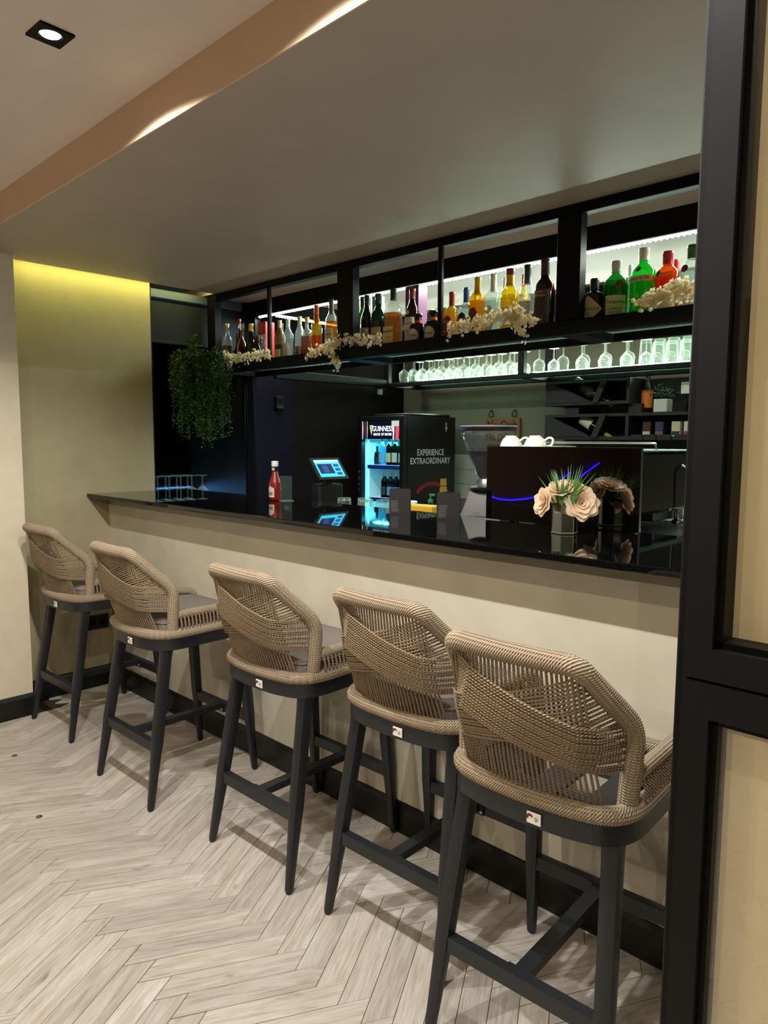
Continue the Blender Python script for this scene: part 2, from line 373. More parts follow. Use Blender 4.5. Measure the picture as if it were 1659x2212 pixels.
skirting('baseboard_pilaster', [(XP, YF), (XP, 1.3), ], 'black skirting on the cream pier at the left')
# window recess with a roller blind behind the bar
wn = struct(MB().box(XL-.72, XL-.715, 2.108, 2.77, 1.04, ZB).build('window_1', clear('night_glass', (.05, .06, .09), .04, .01)), 'dark night window in a recess beside the end wall', 'window')
MB().box(XL-.73, XL-.69, 2.108, 2.13, 1.03, ZB).box(XL-.73, XL-.69, 2.75, 2.77, 1.03, ZB).box(XL-.73, XL-.69, 2.13, 2.75, 2.29, ZB).box(XL-.73, XL-.69, 2.13, 2.75, 1.03, 1.07).build('window_frame', M_black, wn)
MB().box(XL-.76, XL-.75, 2.0, 2.9, 0, 2.4).build('night_backing', mat('night_dark', (3, 4, 8), .9), wn)
MB().box(XL-.73, XL, 2.109, 2.115, 1.031, ZB).box(XL-.73, XL+.002, 2.763, 2.7695, 1.031, ZB).build('recess_lining', noisy(mat('recess_dark', (7, 8, 12), .7), 10, .2, .05, .002), wn)
rb = thing('roller_blind', 'dark navy roller blind half lowered over the night window', 'blind', (XL-.03, 2.438, ZB))
M_navy = noisy(mat('navy_blind_fabric', (10, 17, 34), .85), 300, .2, .2, .0005)
MB().box(-.012, -.009, -.325, .325, -.3, -.05).build('blind_fabric', M_navy, rb)
MB().cbox(-.016, .012, -.33, .33, -.055, 0, .006).build('headrail', mat('blue_grey_headrail', (70, 86, 112), .5), rb)
MB().cbox(-.016, -.004, -.325, .325, -.315, -.298, .004).build('bottom_bar', M_navy, rb)
# black-framed glazed partition at the right
PYF = .95; M_gap = M_jamb
pt = struct(MB().cbox(-.3715, -.352, PYF+.005, PYF+.09, 0, ZB+.1, .003).build('window_2', M_jamb), 'tall black framed glazed partition at the right edge', 'partition')
FX0, FX1 = -.3555, .75                                               # leaf extent
def bevelbar(mb, poly, y0, y1):
    mb.prism(poly, y0, y1, lambda x, y, z: (x, z, y))
def leaf(z0, z1, top_w, bot_w, name):
    sw = .036; b = .009
    for n, quad_, in (('stile', [(FX0, z0), (FX0+sw, z0+bot_w), (FX0+sw, z1-top_w), (FX0, z1)]), ('stile', [(FX1, z0), (FX1, z1), (FX1-sw, z1-top_w), (FX1-sw, z0+bot_w)]),
                      ('rail', [(FX0, z1), (FX0+sw, z1-top_w), (FX1-sw, z1-top_w), (FX1, z1)]), ('rail', [(FX0, z0), (FX1, z0), (FX1-sw, z0+bot_w), (FX0+sw, z0+bot_w)])):
        m = MB(); bevelbar(m, quad_, PYF-.012, PYF+.04); m.build(n, M_frame, pt)
    # thinner inner bead
    xi0, xi1, zi0, zi1 = FX0+sw, FX1-sw, z0+bot_w, z1-top_w
    m = MB().box(xi0, xi0+b, PYF, PYF+.036, zi0, zi1).box(xi1-b, xi1, PYF, PYF+.036, zi0, zi1).box(xi0, xi1, PYF, PYF+.036, zi0, zi0+b).box(xi0, xi1, PYF, PYF+.036, zi1-b, zi1)
    m.build('glazing_bead', M_black, pt)
    MB().box(xi0+b*.5, xi1-b*.5, PYF+.008, PYF+.012, zi0+b*.5, zi1-b*.5).build('pane', M_pane, pt)
    MB().box(xi0, xi1, PYF+.038, PYF+.046, zi0, zi1).build('cream_panel', M_panel, pt)
leaf(1.111, 2.33, .04, .042, 'upper'); leaf(.10, 1.107, .048, .06, 'lower')
MB().cbox(-.372, .78, PYF-.01, PYF+.05, 0, .098, .003).build('plinth', M_frame, pt)
MB().box(-.26, .75, PYF+.0, PYF+.03, 1.1072, 1.1108).build('gap_slit', M_white, pt)  # white strip drawn in for the bright slit between the leaves
# ---------------------------------------------------------------- downlights (fittings with their own lamps)
def downlight(x, y, power, label, vis=True, z=ZC, rz=0, ang=149, col=(1, .985, .945)):
    t = thing('downlight', label, 'downlight', (x, y, z), rz, 'recessed square downlights')
    o = .043; i = .029; m = MB()
    n = 24; sqr = []; cir = []
    for k in range(n):
        an = 2*PI*k/n; c, s = math.cos(an), math.sin(an); q = o/max(abs(c), abs(s)); sqr.append((c*q, s*q)); cir.append((c*i, s*i))
    vs = [(a, b, -.006) for a, b in sqr]+[(a, b, -.006) for a, b in cir]+[(a, b, 0) for a, b in sqr]+[(a*.85, b*.85, -.001) for a, b in cir]
    fs = [(k, (k+1) % n, n+(k+1) % n, n+k) for k in range(n)]+[(2*n+k, 2*n+(k+1) % n, (k+1) % n, k) for k in range(n)]+[(n+k, n+(k+1) % n, 3*n+(k+1) % n, 3*n+k) for k in range(n)]
    m.add(vs, fs).build('bezel', M_black, t)
    MB().lathe([(.0245, -.0012), (.024, -.0022)], 20).build('lamp_face', mat('lamp_glow', (255, 252, 245), .5, emit=(255, 250, 240), es=14), t)
    light('lamp', 'SPOT', (0, 0, -.012), power, col, t, spot_size=math.radians(ang), spot_blend=.22, shadow_soft_size=.014)
    return t
downlight(-1.93, .775, SPOT_W, 'square black downlight in the high ceiling at the upper left', rz=math.radians(3))
downlight(-1.16, .775, SPOT_W, 'second downlight of the row along the bar, above the frame')
downlight(-.42, .78, SPOT_W*.6, 'third downlight of the row along the bar, near the partition')
for n, (x, y) in enumerate([(-1.95, .1), (-1.2, .1), (.3, .1), (-2.6, -1.7), (-.8, -1.7), (1.0, -1.7)]):  # two unseen rows, added as warm fill light for the room
    downlight(x, y, ROOM_W*(.7 if n < 3 else 1.6), ['unseen fill downlight over the room, front row left', 'unseen fill downlight over the room, front row middle', 'unseen fill downlight over the room, front row right', 'unseen fill downlight over the room, far row left', 'unseen fill downlight over the room, far row middle', 'unseen fill downlight over the room, far row right'][n], ang=160, col=(1, .86, .66) if n < 3 else (1, .85, .66))
# cove strip in the slot between low ceiling and end wall
cv = thing('cove_strip', 'thin yellow-green light strip where the low ceiling meets the end wall', 'light strip', (XL+.07, 1.33, ZB+.045))
MB().box(-.006, .002, 0, 1.12, -.002, .0025).build('strip_body', mat('cove_glow', (255, 240, 150), .5, emit=(255, 240, 140), es=.9), cv)
light('lamp', 'AREA', (0, .56, -.006), COVE_W, (1, .97, .25), cv, shape='RECTANGLE', size=.02, size_y=1.1)
# blue neon lines on the wall behind the viewer (seen mirrored in the coffee machine)
M_neon = mat('blue_neon', (40, 20, 255), .5, emit=(40, 20, 255), es=5)
nn = thing('neon_line', 'blue neon light lines on the dark room wall behind the viewer', 'neon light', (XP+.025, -1.2, .9))
for run in ([(-.695, .932), (-.86, .89), (-1.06, .869), (-1.3, .868), (-1.54, .878)], [(-1.93, 1.02), (-2.136, 1.099)], [(-2.33, 1.044), (-2.75, 1.183)]): MB().tube([(0, y+1.2, z-.9) for y, z in run], .008, 6).build('neon_tube', M_neon, nn, True)
# blue strip lighting the glasses in the window recess
bs = thing('blue_strip', 'blue light strip on the window ledge behind the bar', 'light strip', (XL-.66, 2.44, 1.0715))
MB().cbox(-.006, .006, -.3, .3, 0, .008, .001).build('strip_body', mat('blue_glow', (60, 140, 255), .5, emit=(60, 150, 255), es=1), bs)
bl_ = light('lamp', 'AREA', (.008, 0, .012), BLUE_W, (.12, .4, 1), bs, shape='RECTANGLE', size=.02, size_y=.58, spread=math.radians(70)); bl_.rotation_euler = (0, math.radians(-70), 0)
# ---------------------------------------------------------------- bar counter
ct = thing('bar_counter', 'long polished black granite counter top of the bar', 'counter', (XL, 1.694, 1.094))
MB().cbox(0.001, 5.4, 0, .62, 0, .021, .003).build('counter_top', M_gran, ct)
MB().box(.001, 5.4, .23, .25, -.025, 0).build('edge_batten', M_black, ct)
wt = thing('work_bench', 'low dark worktop along the inner side of the bar', 'bench', (XL, 2.32, 0))
MB().cbox(.001, 5.2, 0, .5, .94, .98, .004).build('bench_top', mat('worktop_dark', (34, 36, 40), .4), wt)
for i in range(5): MB().box(.05+i*1.26, .09+i*1.26, .03, .47, 0, .94).build('bench_leg', M_black, wt)
# ---------------------------------------------------------------- hanging rack: ring of black frames with glass shelves and LED strips
hr = thing('hanging_bar_rack', 'black metal bottle and glass rack hanging from the low ceiling', 'rack', (0, 0, 0))
def part(n, x0, x1, y0, y1, z0, z1, m=None, c=.003, p=None):
    return MB().cbox(x0, x1, y0, y1, z0, z1, c).build(n, m or M_black, p or hr)
FY0, FY1 = 2.49, 2.79; SZ0, SZ1 = 1.829, 1.884
RX0, RX1 = XL+.004, .2
part('front_top_rail', RX0, RX1, FY0, FY0+.05, 2.272, ZB)
part('front_beam', RX0, RX1, FY0, FY0+.05, SZ0, SZ1)
part('back_top_rail', RX0, RX1, FY1, FY1+.05, 2.215, ZB)
part('back_beam', RX0, RX1, FY1, FY1+.03, SZ0, SZ0+.035)
for x, w_ in ((-3.925, .085), (-2.70, .115), (-1.445, .1), (-.17, .1)):
    part('post', x-w_/2, x+w_/2, FY0, FY0+.05, SZ1, 2.272); part('post', x-w_/2, x+w_/2, FY1, FY1+.05, SZ0+.035, 2.215) if x < -3.9 else None
    part('shelf_bearer', x-w_/2, x+w_/2, FY0+.05, FY1, SZ0, SZ0+.03)
for x in (-3.342, -2.084, -.81): part('divider', x-.011, x+.011, FY0+.004, FY0+.022, SZ1, 2.272, c=.002)
M_shelf = clear('shelf_glass', (.8, .92, .88), .02, .01); M_edge = mat('glass_edge', (200, 225, 210), .2, emit=(190, 220, 205), es=.0)
GZ = 1.862
def shelf(x0, x1, y0, y1, z):
    o = MB().cbox(x0, x1, y0, y1, z, z+.008, .0012).build('glass_shelf', M_shelf, hr)
    MB().box(x0+.002, x1-.002, y1+.0002, y1+.0016, z+.0005, z+.0075).build('polished_edge', M_edge, o)
for x0, x1 in ((-3.95, -3.31), (-3.305, -2.72), (-2.715, -2.09), (-2.085, -1.46), (-1.455, -.82), (-.815, -.18)): shelf(x0, x1, FY0+.03, FY1+.028, GZ)
# side beams to the back rack
BY0, BY1 = 3.87, 4.2; BZ0, BZ1 = 1.814, 1.842; BXL = -3.76
part('side_beam', BXL, BXL+.035, FY1+.05, BY0, BZ0, BZ0+.055); part('side_top_rail', BXL, BXL+.05, FY1+.05, BY0, 2.215, ZB)
part('side_top_rail', -1.0, -.95, FY1+.05, BY0, 2.215, ZB)
part('rack_front_beam', BXL, RX1, BY0, BY0+.04, BZ0, BZ1); part('rack_back_beam', BXL, RX1, BY1, BY1+.04, BZ0, BZ1)
part('rack_top_rail', BXL, RX1, BY0, BY0+.04, 2.215, ZB); part('rack_top_rail', BXL, RX1, BY1, BY1+.04, 2.215, ZB)
for x in (-3.74, -2.56, -1.3, -.1):
    part('rack_post', x-.022, x+.022, BY0, BY0+.04, BZ1, 2.215); part('rack_post', x-.03, x+.03, BY1, BY1+.04, BZ1, 2.215)
    part('rack_bearer', x-.022, x+.022, BY0+.04, BY1, BZ0, BZ1-.002)
for x0, x1 in ((-3.7, -3.15), (-3.145, -2.58), (-2.54, -1.95), (-1.945, -1.32), (-1.28, -.12)): shelf(x0, x1, BY0+.01, BY1+.02, BZ1)
# LED strips
M_led = mat('led_tape', (255, 255, 245), .5, emit=(238, 255, 240), es=6); M_chip = mat('led_chip', (255, 255, 250), .5, emit=(245, 255, 245), es=16)
def led(p, q, power, size, rot, off, es_parent=hr):
    s = MB().beam(p, q, .012, .006).build('led_strip', M_led, es_parent); m = MB(); P, Q = Vector(p), Vector(q); n = int((Q-P).length/.022)
    for k in range(n):
        c = P+(Q-P)*((k+.5)/n); m.cbox(c.x-.004, c.x+.004, c.y-.004, c.y+.004, c.z-.008, c.z-.003, .001)
    m.build('led_chip', M_chip, s, stuff=True)
    c = (P+Q)/2; L = (Q-P).length
    l = light('lamp', 'AREA', c+Vector(off), power*L, (.88, 1, .9), s, shape='RECTANGLE', size=L if abs(Q.x-P.x) > .1 else .012, size_y=.012 if abs(Q.x-P.x) > .1 else L)
    l.rotation_euler = rot
led((-3.86, FY1+.02, 2.211), (-.2, FY1+.02, 2.211), LED_W, 0, (math.radians(-6), 0, 0), (0, -.0, -.012))
led((BXL+.02, FY1+.06, 2.211), (BXL+.02, BY0, 2.211), LED_W*.6, 0, (0, math.radians(-50), 0), (0, 0, -.012))
led((-3.7, BY1-.012, BZ1+.022), (-.14, BY1-.012, BZ1+.022), GLASS_LED_W, 0, (math.radians(-125), 0, 0), (0, -.01, 0))
# ---------------------------------------------------------------- bar stools
def outline(n=64, hx=.222, y0=-.215, y1=.225, inset=0):
    """D-shaped seat ring: bowed rear, generous rear corners, squarer front; counter-clockwise from front right"""
    hx -= inset; y0 += inset; y1 -= inset
    key = [(hx-.03, y1), (-(hx-.03), y1), (-hx, y1-.03), (-hx, -.10), (-(hx-.012), -.15), (-(hx-.045), -.188+inset*.6), (-.10, y0+.006), (0, y0), (.10, y0+.006), (hx-.045, -.188+inset*.6), (hx-.012, -.15), (hx, -.10), (hx, y1-.03)]
    P = [Vector((x, y, 0)) for x, y in key]; P.append(P[0]); P = fillet(P, .028, 4)[:-1]; P = resample(P+[P[0]], .018)
    return [(p.x, p.y) for p in P[:-1]]
def ring(mb, o, i, z0, z1):
    n = min(len(o), len(i)); o = [Vector((*p, 0)) for p in o]; vs = []
    def near(p): return min(i, key=lambda q: (q[0]-p.x)**2+(q[1]-p.y)**2)
    inn = [near(p) for p in o]; n = len(o)
    for z in (z0, z1): vs += [(p.x, p.y, z) for p in o]+[(q[0], q[1], z) for q in inn]
    fs = []
    for k in range(n):
        j = (k+1) % n; fs += [(k, j, 2*n+j, 2*n+k), (n+j, n+k, 3*n+k, 3*n+j), (2*n+k, 2*n+j, 3*n+j, 3*n+k), (j, k, n+k, n+j)]
    return mb.add(vs, fs)
def wrap(path, r, pitch=.0062, n=12, closed=False):
    """tube bound edge to edge in cord: one ridge per turn"""
    P = resample(path, pitch/2); R = [r+(.0016 if k % 2 else -.0012) for k in range(len(P))]
    return MB().tube(P, R, n, closed=closed)
def make_stool(label):
    t = thing('bar_stool', label, 'bar stool', (0, 0, 0), 0, 'rope-back bar stools along the bar')
    zb0, zb1, rz = .608, .651, .669
    m = MB(); ring(m, outline(), outline(inset=.03), zb0, zb1); m.build('seat_frame', M_leg, t, True)
    feet = {(-1, -1): ((-.213, -.245, 0), (-.178, -.140, .615)), (1, -1): ((.213, -.245, 0), (.178, -.140, .615)), (-1, 1): ((-.213, .245, 0), (-.19, .2, .61)), (1, 1): ((.213, .245, 0), (.19, .2, .61))}
    def at(f, z): a, b = Vector(f[0]), Vector(f[1]); return a+(b-a)*(z/.61)
    for k, f in feet.items():
        m = MB(); P = [at(f, z) for z in (.004, .012, .20, .25, .56, .59, .625)]; R = [.0105, .0125, .0185, .0215, .0225, .0235, .026]
        n = 12; vs = []
        for p, r in zip(P, R):
            for j in range(n):
                an = 2*PI*(j+.5)/n; c, s = math.cos(an), math.sin(an); q = 1/((abs(c)**4+abs(s)**4)**.25); vs.append((p.x+c*r*q*.94, p.y+s*r*q*.94, p.z))
        fs = [(i*n+j, i*n+(j+1) % n, (i+1)*n+(j+1) % n, (i+1)*n+j) for i in range(len(P)-1) for j in range(n)]+[tuple(range(n-1, -1, -1)), tuple(range((len(P)-1)*n, len(P)*n))]
        lo = m.add(vs, fs).build('leg', M_leg, t, True)
        MB().lathe([(.009, 0), (.0105, .004), (.0105, .008)], 10, (f[0][0], f[0][1], 0)).build('foot_cap', M_dark, lo)
    zs = .235
    for s in (-1, 1):
        a, b = at(feet[(-1, s)], zs), at(feet[(1, s)], zs); MB().beam(a, b, .026, .038).build('stretcher', M_leg, t)
    a, b = (at(feet[(-1, -1)], zs)+at(feet[(1, -1)], zs))/2, (at(feet[(-1, 1)], zs)+at(feet[(1, 1)], zs))/2
    mb_ = MB().beam(a+Vector((0, .012, .004)), b-Vector((0, .012, -.004)), .036, .024).box(-.032, .032, a.y+.012, a.y+.017, zs-.008, zs+.021).box(-.034, .034, b.y-.019, b.y-.012, zs-.02, zs+.018).build('centre_bar', M_leg, t)
    for x in (-.026, .026): MB().lathe([(.0055, 0), (.0055, .003), (.003, .0045)], 10).build('bolt', M_chrome, mb_).matrix_local = Matrix.Translation((x, b.y-.019, zs-.008)) @ Matrix.Rotation(PI/2, 4, 'X')
    # seat deck of flat bars
    m = MB()
    for x in (-.13, 0, .13): m.box(x-.035, x+.035, -.2 if not x else -.17, .205, zb1-.012, zb1-.003)
    m.box(-.2, .2, -.11, -.085, zb1-.014, zb1-.004).box(-.2, .2, .04, .065, zb1-.014, zb1-.004).box(-.2, .2, .15, .205, zb1-.014, zb1-.002); m.build('seat_deck', M_leg, t)
    # rope-wrapped rim
    ol = [(x, y, rz) for x, y in outline(inset=.010)]
    P = resample(ol+[ol[0]], .0031); P = P[:-1] if (P[-1]-P[0]).length < .0031 else P
    if len(P) % 2: P = P[:-1]
    wrap_ = MB().tube(P, [.0195+(.0009 if k % 2 else -.0008) for k in range(len(P))], 10, closed=True).build('rim_wrap', M_wrap, t, True)
    # back hoop
    X0, Y0 = .196, -.122; XB, YBd, ZBd = .206, -.118, .845; XT, YT, ZT = .146, -.264, .994
    hoop = [(-X0, Y0, .672), (-XB, YBd, ZBd), (-XT, YT, ZT), (XT, YT, ZT), (XB, YBd, ZBd), (X0, Y0, .672)]
    H = fillet([Vector(p) for p in hoop], [.042, .027, .027, .042], 8)
    H = [p+Vector((0, -.010*(1-(p.x/.15)**2) if p.z > .98 and abs(p.x) < .15 else 0, 0)) for p in resample(H, .003)]
    MB().tube(H, [.0215+(.0009 if k % 2 else -.0008) for k in range(len(H))], 12).build('back_hoop', M_wrap, t, True)
    # arms
    for s in (-1, 1):
        A = fillet([Vector((s*.205, -.105, .742)), Vector((s*.207, .10, .742)), Vector((s*.200, .215, .728)), Vector((s*.196, .222, .672))], [.06, .055], 6)
        A = resample(A, .0031); ar = MB().tube(A, [.0165+(.0008 if k % 2 else -.0007) for k in range(len(A))], 10).build('arm', M_wrap, t, True)
        m = MB()
        for k in range(19):
            y = -.098+k*.0163; top = min(A, key=lambda p: abs(p.y-y)+(.2 if p.z < .7 else 0)); zt = top.z-.012
            for dx in (-.006, ): m.tube([(top.x+s*.012, y, zt+.006), (s*.226, y, .706+(zt-.73)*.3), (s*.222, y+.002, rz+.012)], .0036, 5, vs0=k*.37)
        m.build('arm_cords', M_rope, t, True, stuff=True)
    # back cords: near-upright set from top rail to rim
    def surf(u, v):
        """point on the back surface: u across (-1..1), v from rim (0) to top rail (1)"""
        bx, by = u*.164, -.206+.040*abs(u)**2; tx, ty = u*.152, YT-.010*(1-u*u)
        p = Vector((bx+(tx-bx)*v, by+(ty-by)*v, rz+.006+(ZT-rz-.012)*v)); p.y -= .012*math.sin(PI*v)*(1-.4*abs(u)); return p
    m = MB(); NU = 31
    for k in range(NU):
        u = -1+2*k/(NU-1); m.tube([surf(u, v)+Vector((random.uniform(-.0007, .0007), 0, 0)) for v in (0, .25, .5, .75, 1)], .0030, 5, vs0=k*.41)
        b0 = surf(u, 0); 
    m.build('upright_cords', M_rope, t, True, stuff=True)
    # crossing cords laid over the uprights: from one sloping side down to the opposite post, both ways
    def side(s, f):
        """point on the hoop side, f = 0 low on the post .. 1 at the top corner"""
        pz = .735+f*.235
        q = [p for p in H if p.x*s > 0.1]; return min(q, key=lambda p: abs(p.z-pz))
    for s, nm, off in ((1, 'cross_cords', .0125), (-1, 'cross_cords', .0075)):
        m = MB(); NC = 15
        for k in range(NC):
            f = k/(NC-1); A_, B_ = side(-s, .56+.46*f), side(s, .09+.43*f); pts = [A_+Vector((s*.006, -.012, 0))]
            for j in range(1, 12):
                q = j/12; u = -s*(1-2*q)*.99; z = A_.z+(B_.z-A_.z)*q+(-.012*math.sin(PI*q)); v = (z-rz)/(ZT-rz); p = surf(u, v)
                w_ = math.sin(PI/2*min(1, min(q, 1-q)/.15)); side_y = A_.y+(B_.y-A_.y)*q; p.y = side_y+(p.y-off-side_y)*w_; hx = A_.x+(B_.x-A_.x)*q
                p.x = hx; pts.append(p)
            pts.append(B_+Vector((-s*.006, -.012, 0))); m.tube(pts, .0029, 5, vs0=k*.53)
        m.build(nm, M_rope, t, True, stuff=True)
    PXO = .035
    # maker's plate at the rear of the frame
    pl = MB().cbox(-.0165+PXO, .0165+PXO, -.2175, -.2145, .617, .642, .0006).build('maker_plate', mat('plate_white', (220, 214, 206), .4), t)
    m = MB(); fn = lambda x, y, : (x+PXO, -.2179, .6295+y)
    arc = [(-.009+.008*math.cos(g), .001+.008*math.sin(g)) for g in [PI*(1.15-.13*k) for k in range(9)]]; arc2 = [(-.008+.0045*math.cos(g), -.001+.0045*math.sin(g)) for g in [PI*(1.15-.13*k) for k in range(8, -1, -1)]]
    poly = arc+arc2; nn = len(arc)
    m.add([fn(*p) for p in poly], [(k, k+1, 2*nn-2-k, 2*nn-1-k) for k in range(nn-1)]); m.build('plate_emblem', mat('plum_print', (96, 24, 60), .5), pl)
    m = MB()
    for a, b, c, d in ((.002, .010, .0015, .003), (.002, .0115, -.0022, -.0008), (.003, .0085, -.0052, -.0042)): m.add([fn(a, c), fn(b, c), fn(b, d), fn(a, d)], [(0, 1, 2, 3)])
    m.build('plate_lettering', mat('plate_grey_print', (90, 70, 76), .6), pl)
    return t
def make_cushion(t):
    m = MB(); hx, y0, y1 = .186, -.168, .205; N_ = 40; rings_ = [(.93, .664), (1, .676), (1.0, .70), (.985, .715), (.93, .725), (.75, .731), (.4, .734)]
    cx, cy, hy = 0, (y0+y1)/2, (y1-y0)/2; vs = []
    for sc, z in rings_:
        for k in range(N_):
            an = 2*PI*k/N_; c, s_ = math.cos(an), math.sin(an); q = 1/((abs(c)**7+abs(s_)**7)**(1/7)); vs.append((cx+hx*sc*c*q, cy+hy*sc*s_*q, z))
    fs = [(i*N_+k, i*N_+(k+1) % N_, (i+1)*N_+(k+1) % N_, (i+1)*N_+k) for i in range(len(rings_)-1) for k in range(N_)]+[tuple(range(N_-1, -1, -1)), tuple(range((len(rings_)-1)*N_, len(rings_)*N_))]
    o = m.add(vs, fs).build('cushion', M_cush, t, True)
    P = [(hx*1.004*math.cos(2*PI*k/N_)/((abs(math.cos(2*PI*k/N_))**7+abs(math.sin(2*PI*k/N_))**7)**(1/7)), cy+hy*1.004*math.sin(2*PI*k/N_)/((abs(math.cos(2*PI*k/N_))**7+abs(math.sin(2*PI*k/N_))**7)**(1/7)), .7085) for k in range(N_)]
    MB().tube(P, .0028, 6, closed=True).build('cushion_piping', M_cush, o, True)
    return o
st = make_stool('nearest rope-back bar stool, without a seat cushion, beside the black partition')
def stool_copy(x, y, rz, label):
    r = dup(st, (x, y, 0), rz, label); make_cushion(r) if 'cu' not in globals() else None
    if 'cu' in globals():
        c = cu.copy(); COL.objects.link(c); c.parent = r
        for ch in cu.children: d = ch.copy(); COL.objects.link(d); d.parent = c
    else:
        globals()['cu'] = [c for c in r.children if c.name.startswith('cushion')][0]
    return r
stool_copy(-1.315, 1.583, math.radians(2), 'second nearest rope-back bar stool, its right side behind the nearest stool')
stool_copy(-1.895, 1.548, math.radians(1), 'middle rope-back bar stool of the row, with grey cushion')
stool_copy(-2.668, 1.487, math.radians(1), 'second rope-back bar stool from the end wall, with grey cushion')
stool_copy(-3.512, 1.525, math.radians(2), 'farthest rope-back bar stool, beside the end wall')
st.location = (-.81, 1.458, 0); st.rotation_euler = (0, 0, math.radians(3))
# ---------------------------------------------------------------- bottles on the hanging rack
def paper(col): return mat('label_%d_%d_%d' % col, col, .6)
def plastic(col): return mat('cap_%d_%d_%d' % col, col, .35)
def glass_mat(col):
    c = lin(col); return clear('bottle_glass_%d_%d_%d' % col, tuple(min(1, .25+.75*x) if min(c) > .5 else x for x in c), .02, .03, .05 if min(c) > .5 else .10, c)
def liquor(col):
    c = lin(col); return clear('liquor_%d_%d_%d' % col, tuple(x**.6 for x in c), 0, .05, .14, c, 1.15)
SH = {  # outline fractions: (radius, height)
 'std': [(.9, 0), (1, .012), (1, .60), (.93, .66), (.62, .73), (.40, .78), (.36, .86), (.36, .93)],
 'tall': [(.9, 0), (1, .012), (1, .55), (.96, .60), (.74, .68), (.46, .76), (.38, .86), (.38, .93)],
 'bulb': [(.9, 0), (1, .012), (.98, .5), (1, .57), (.85, .66), (.5, .73), (.40, .80), (.40, .93)],
 'squat': [(.92, 0), (1, .015), (1, .58), (.85, .66), (.42, .70), (.38, .86)],
 'tank': [(.9, 0), (.96, .02), (.96, .52), (1, .56), (1, .60), (.9, .68), (.62, .745), (.42, .78), (.36, .80), (.36, .93)],
 'apoth': [(.95, 0), (1, .015), (1, .60), (.86, .67), (.45, .705), (.34, .73), (.34, .9)],
 'globe': [(.55, 0), (.9, .04), (1, .2), (.96, .38), (.7, .52), (.34, .62), (.2, .70), (.2, .84)],
 'decanter': [(.9, 0), (1, .03), (1, .3), (.8, .48), (.42, .62), (.32, .74), (.32, .88)],
}
BR = {}
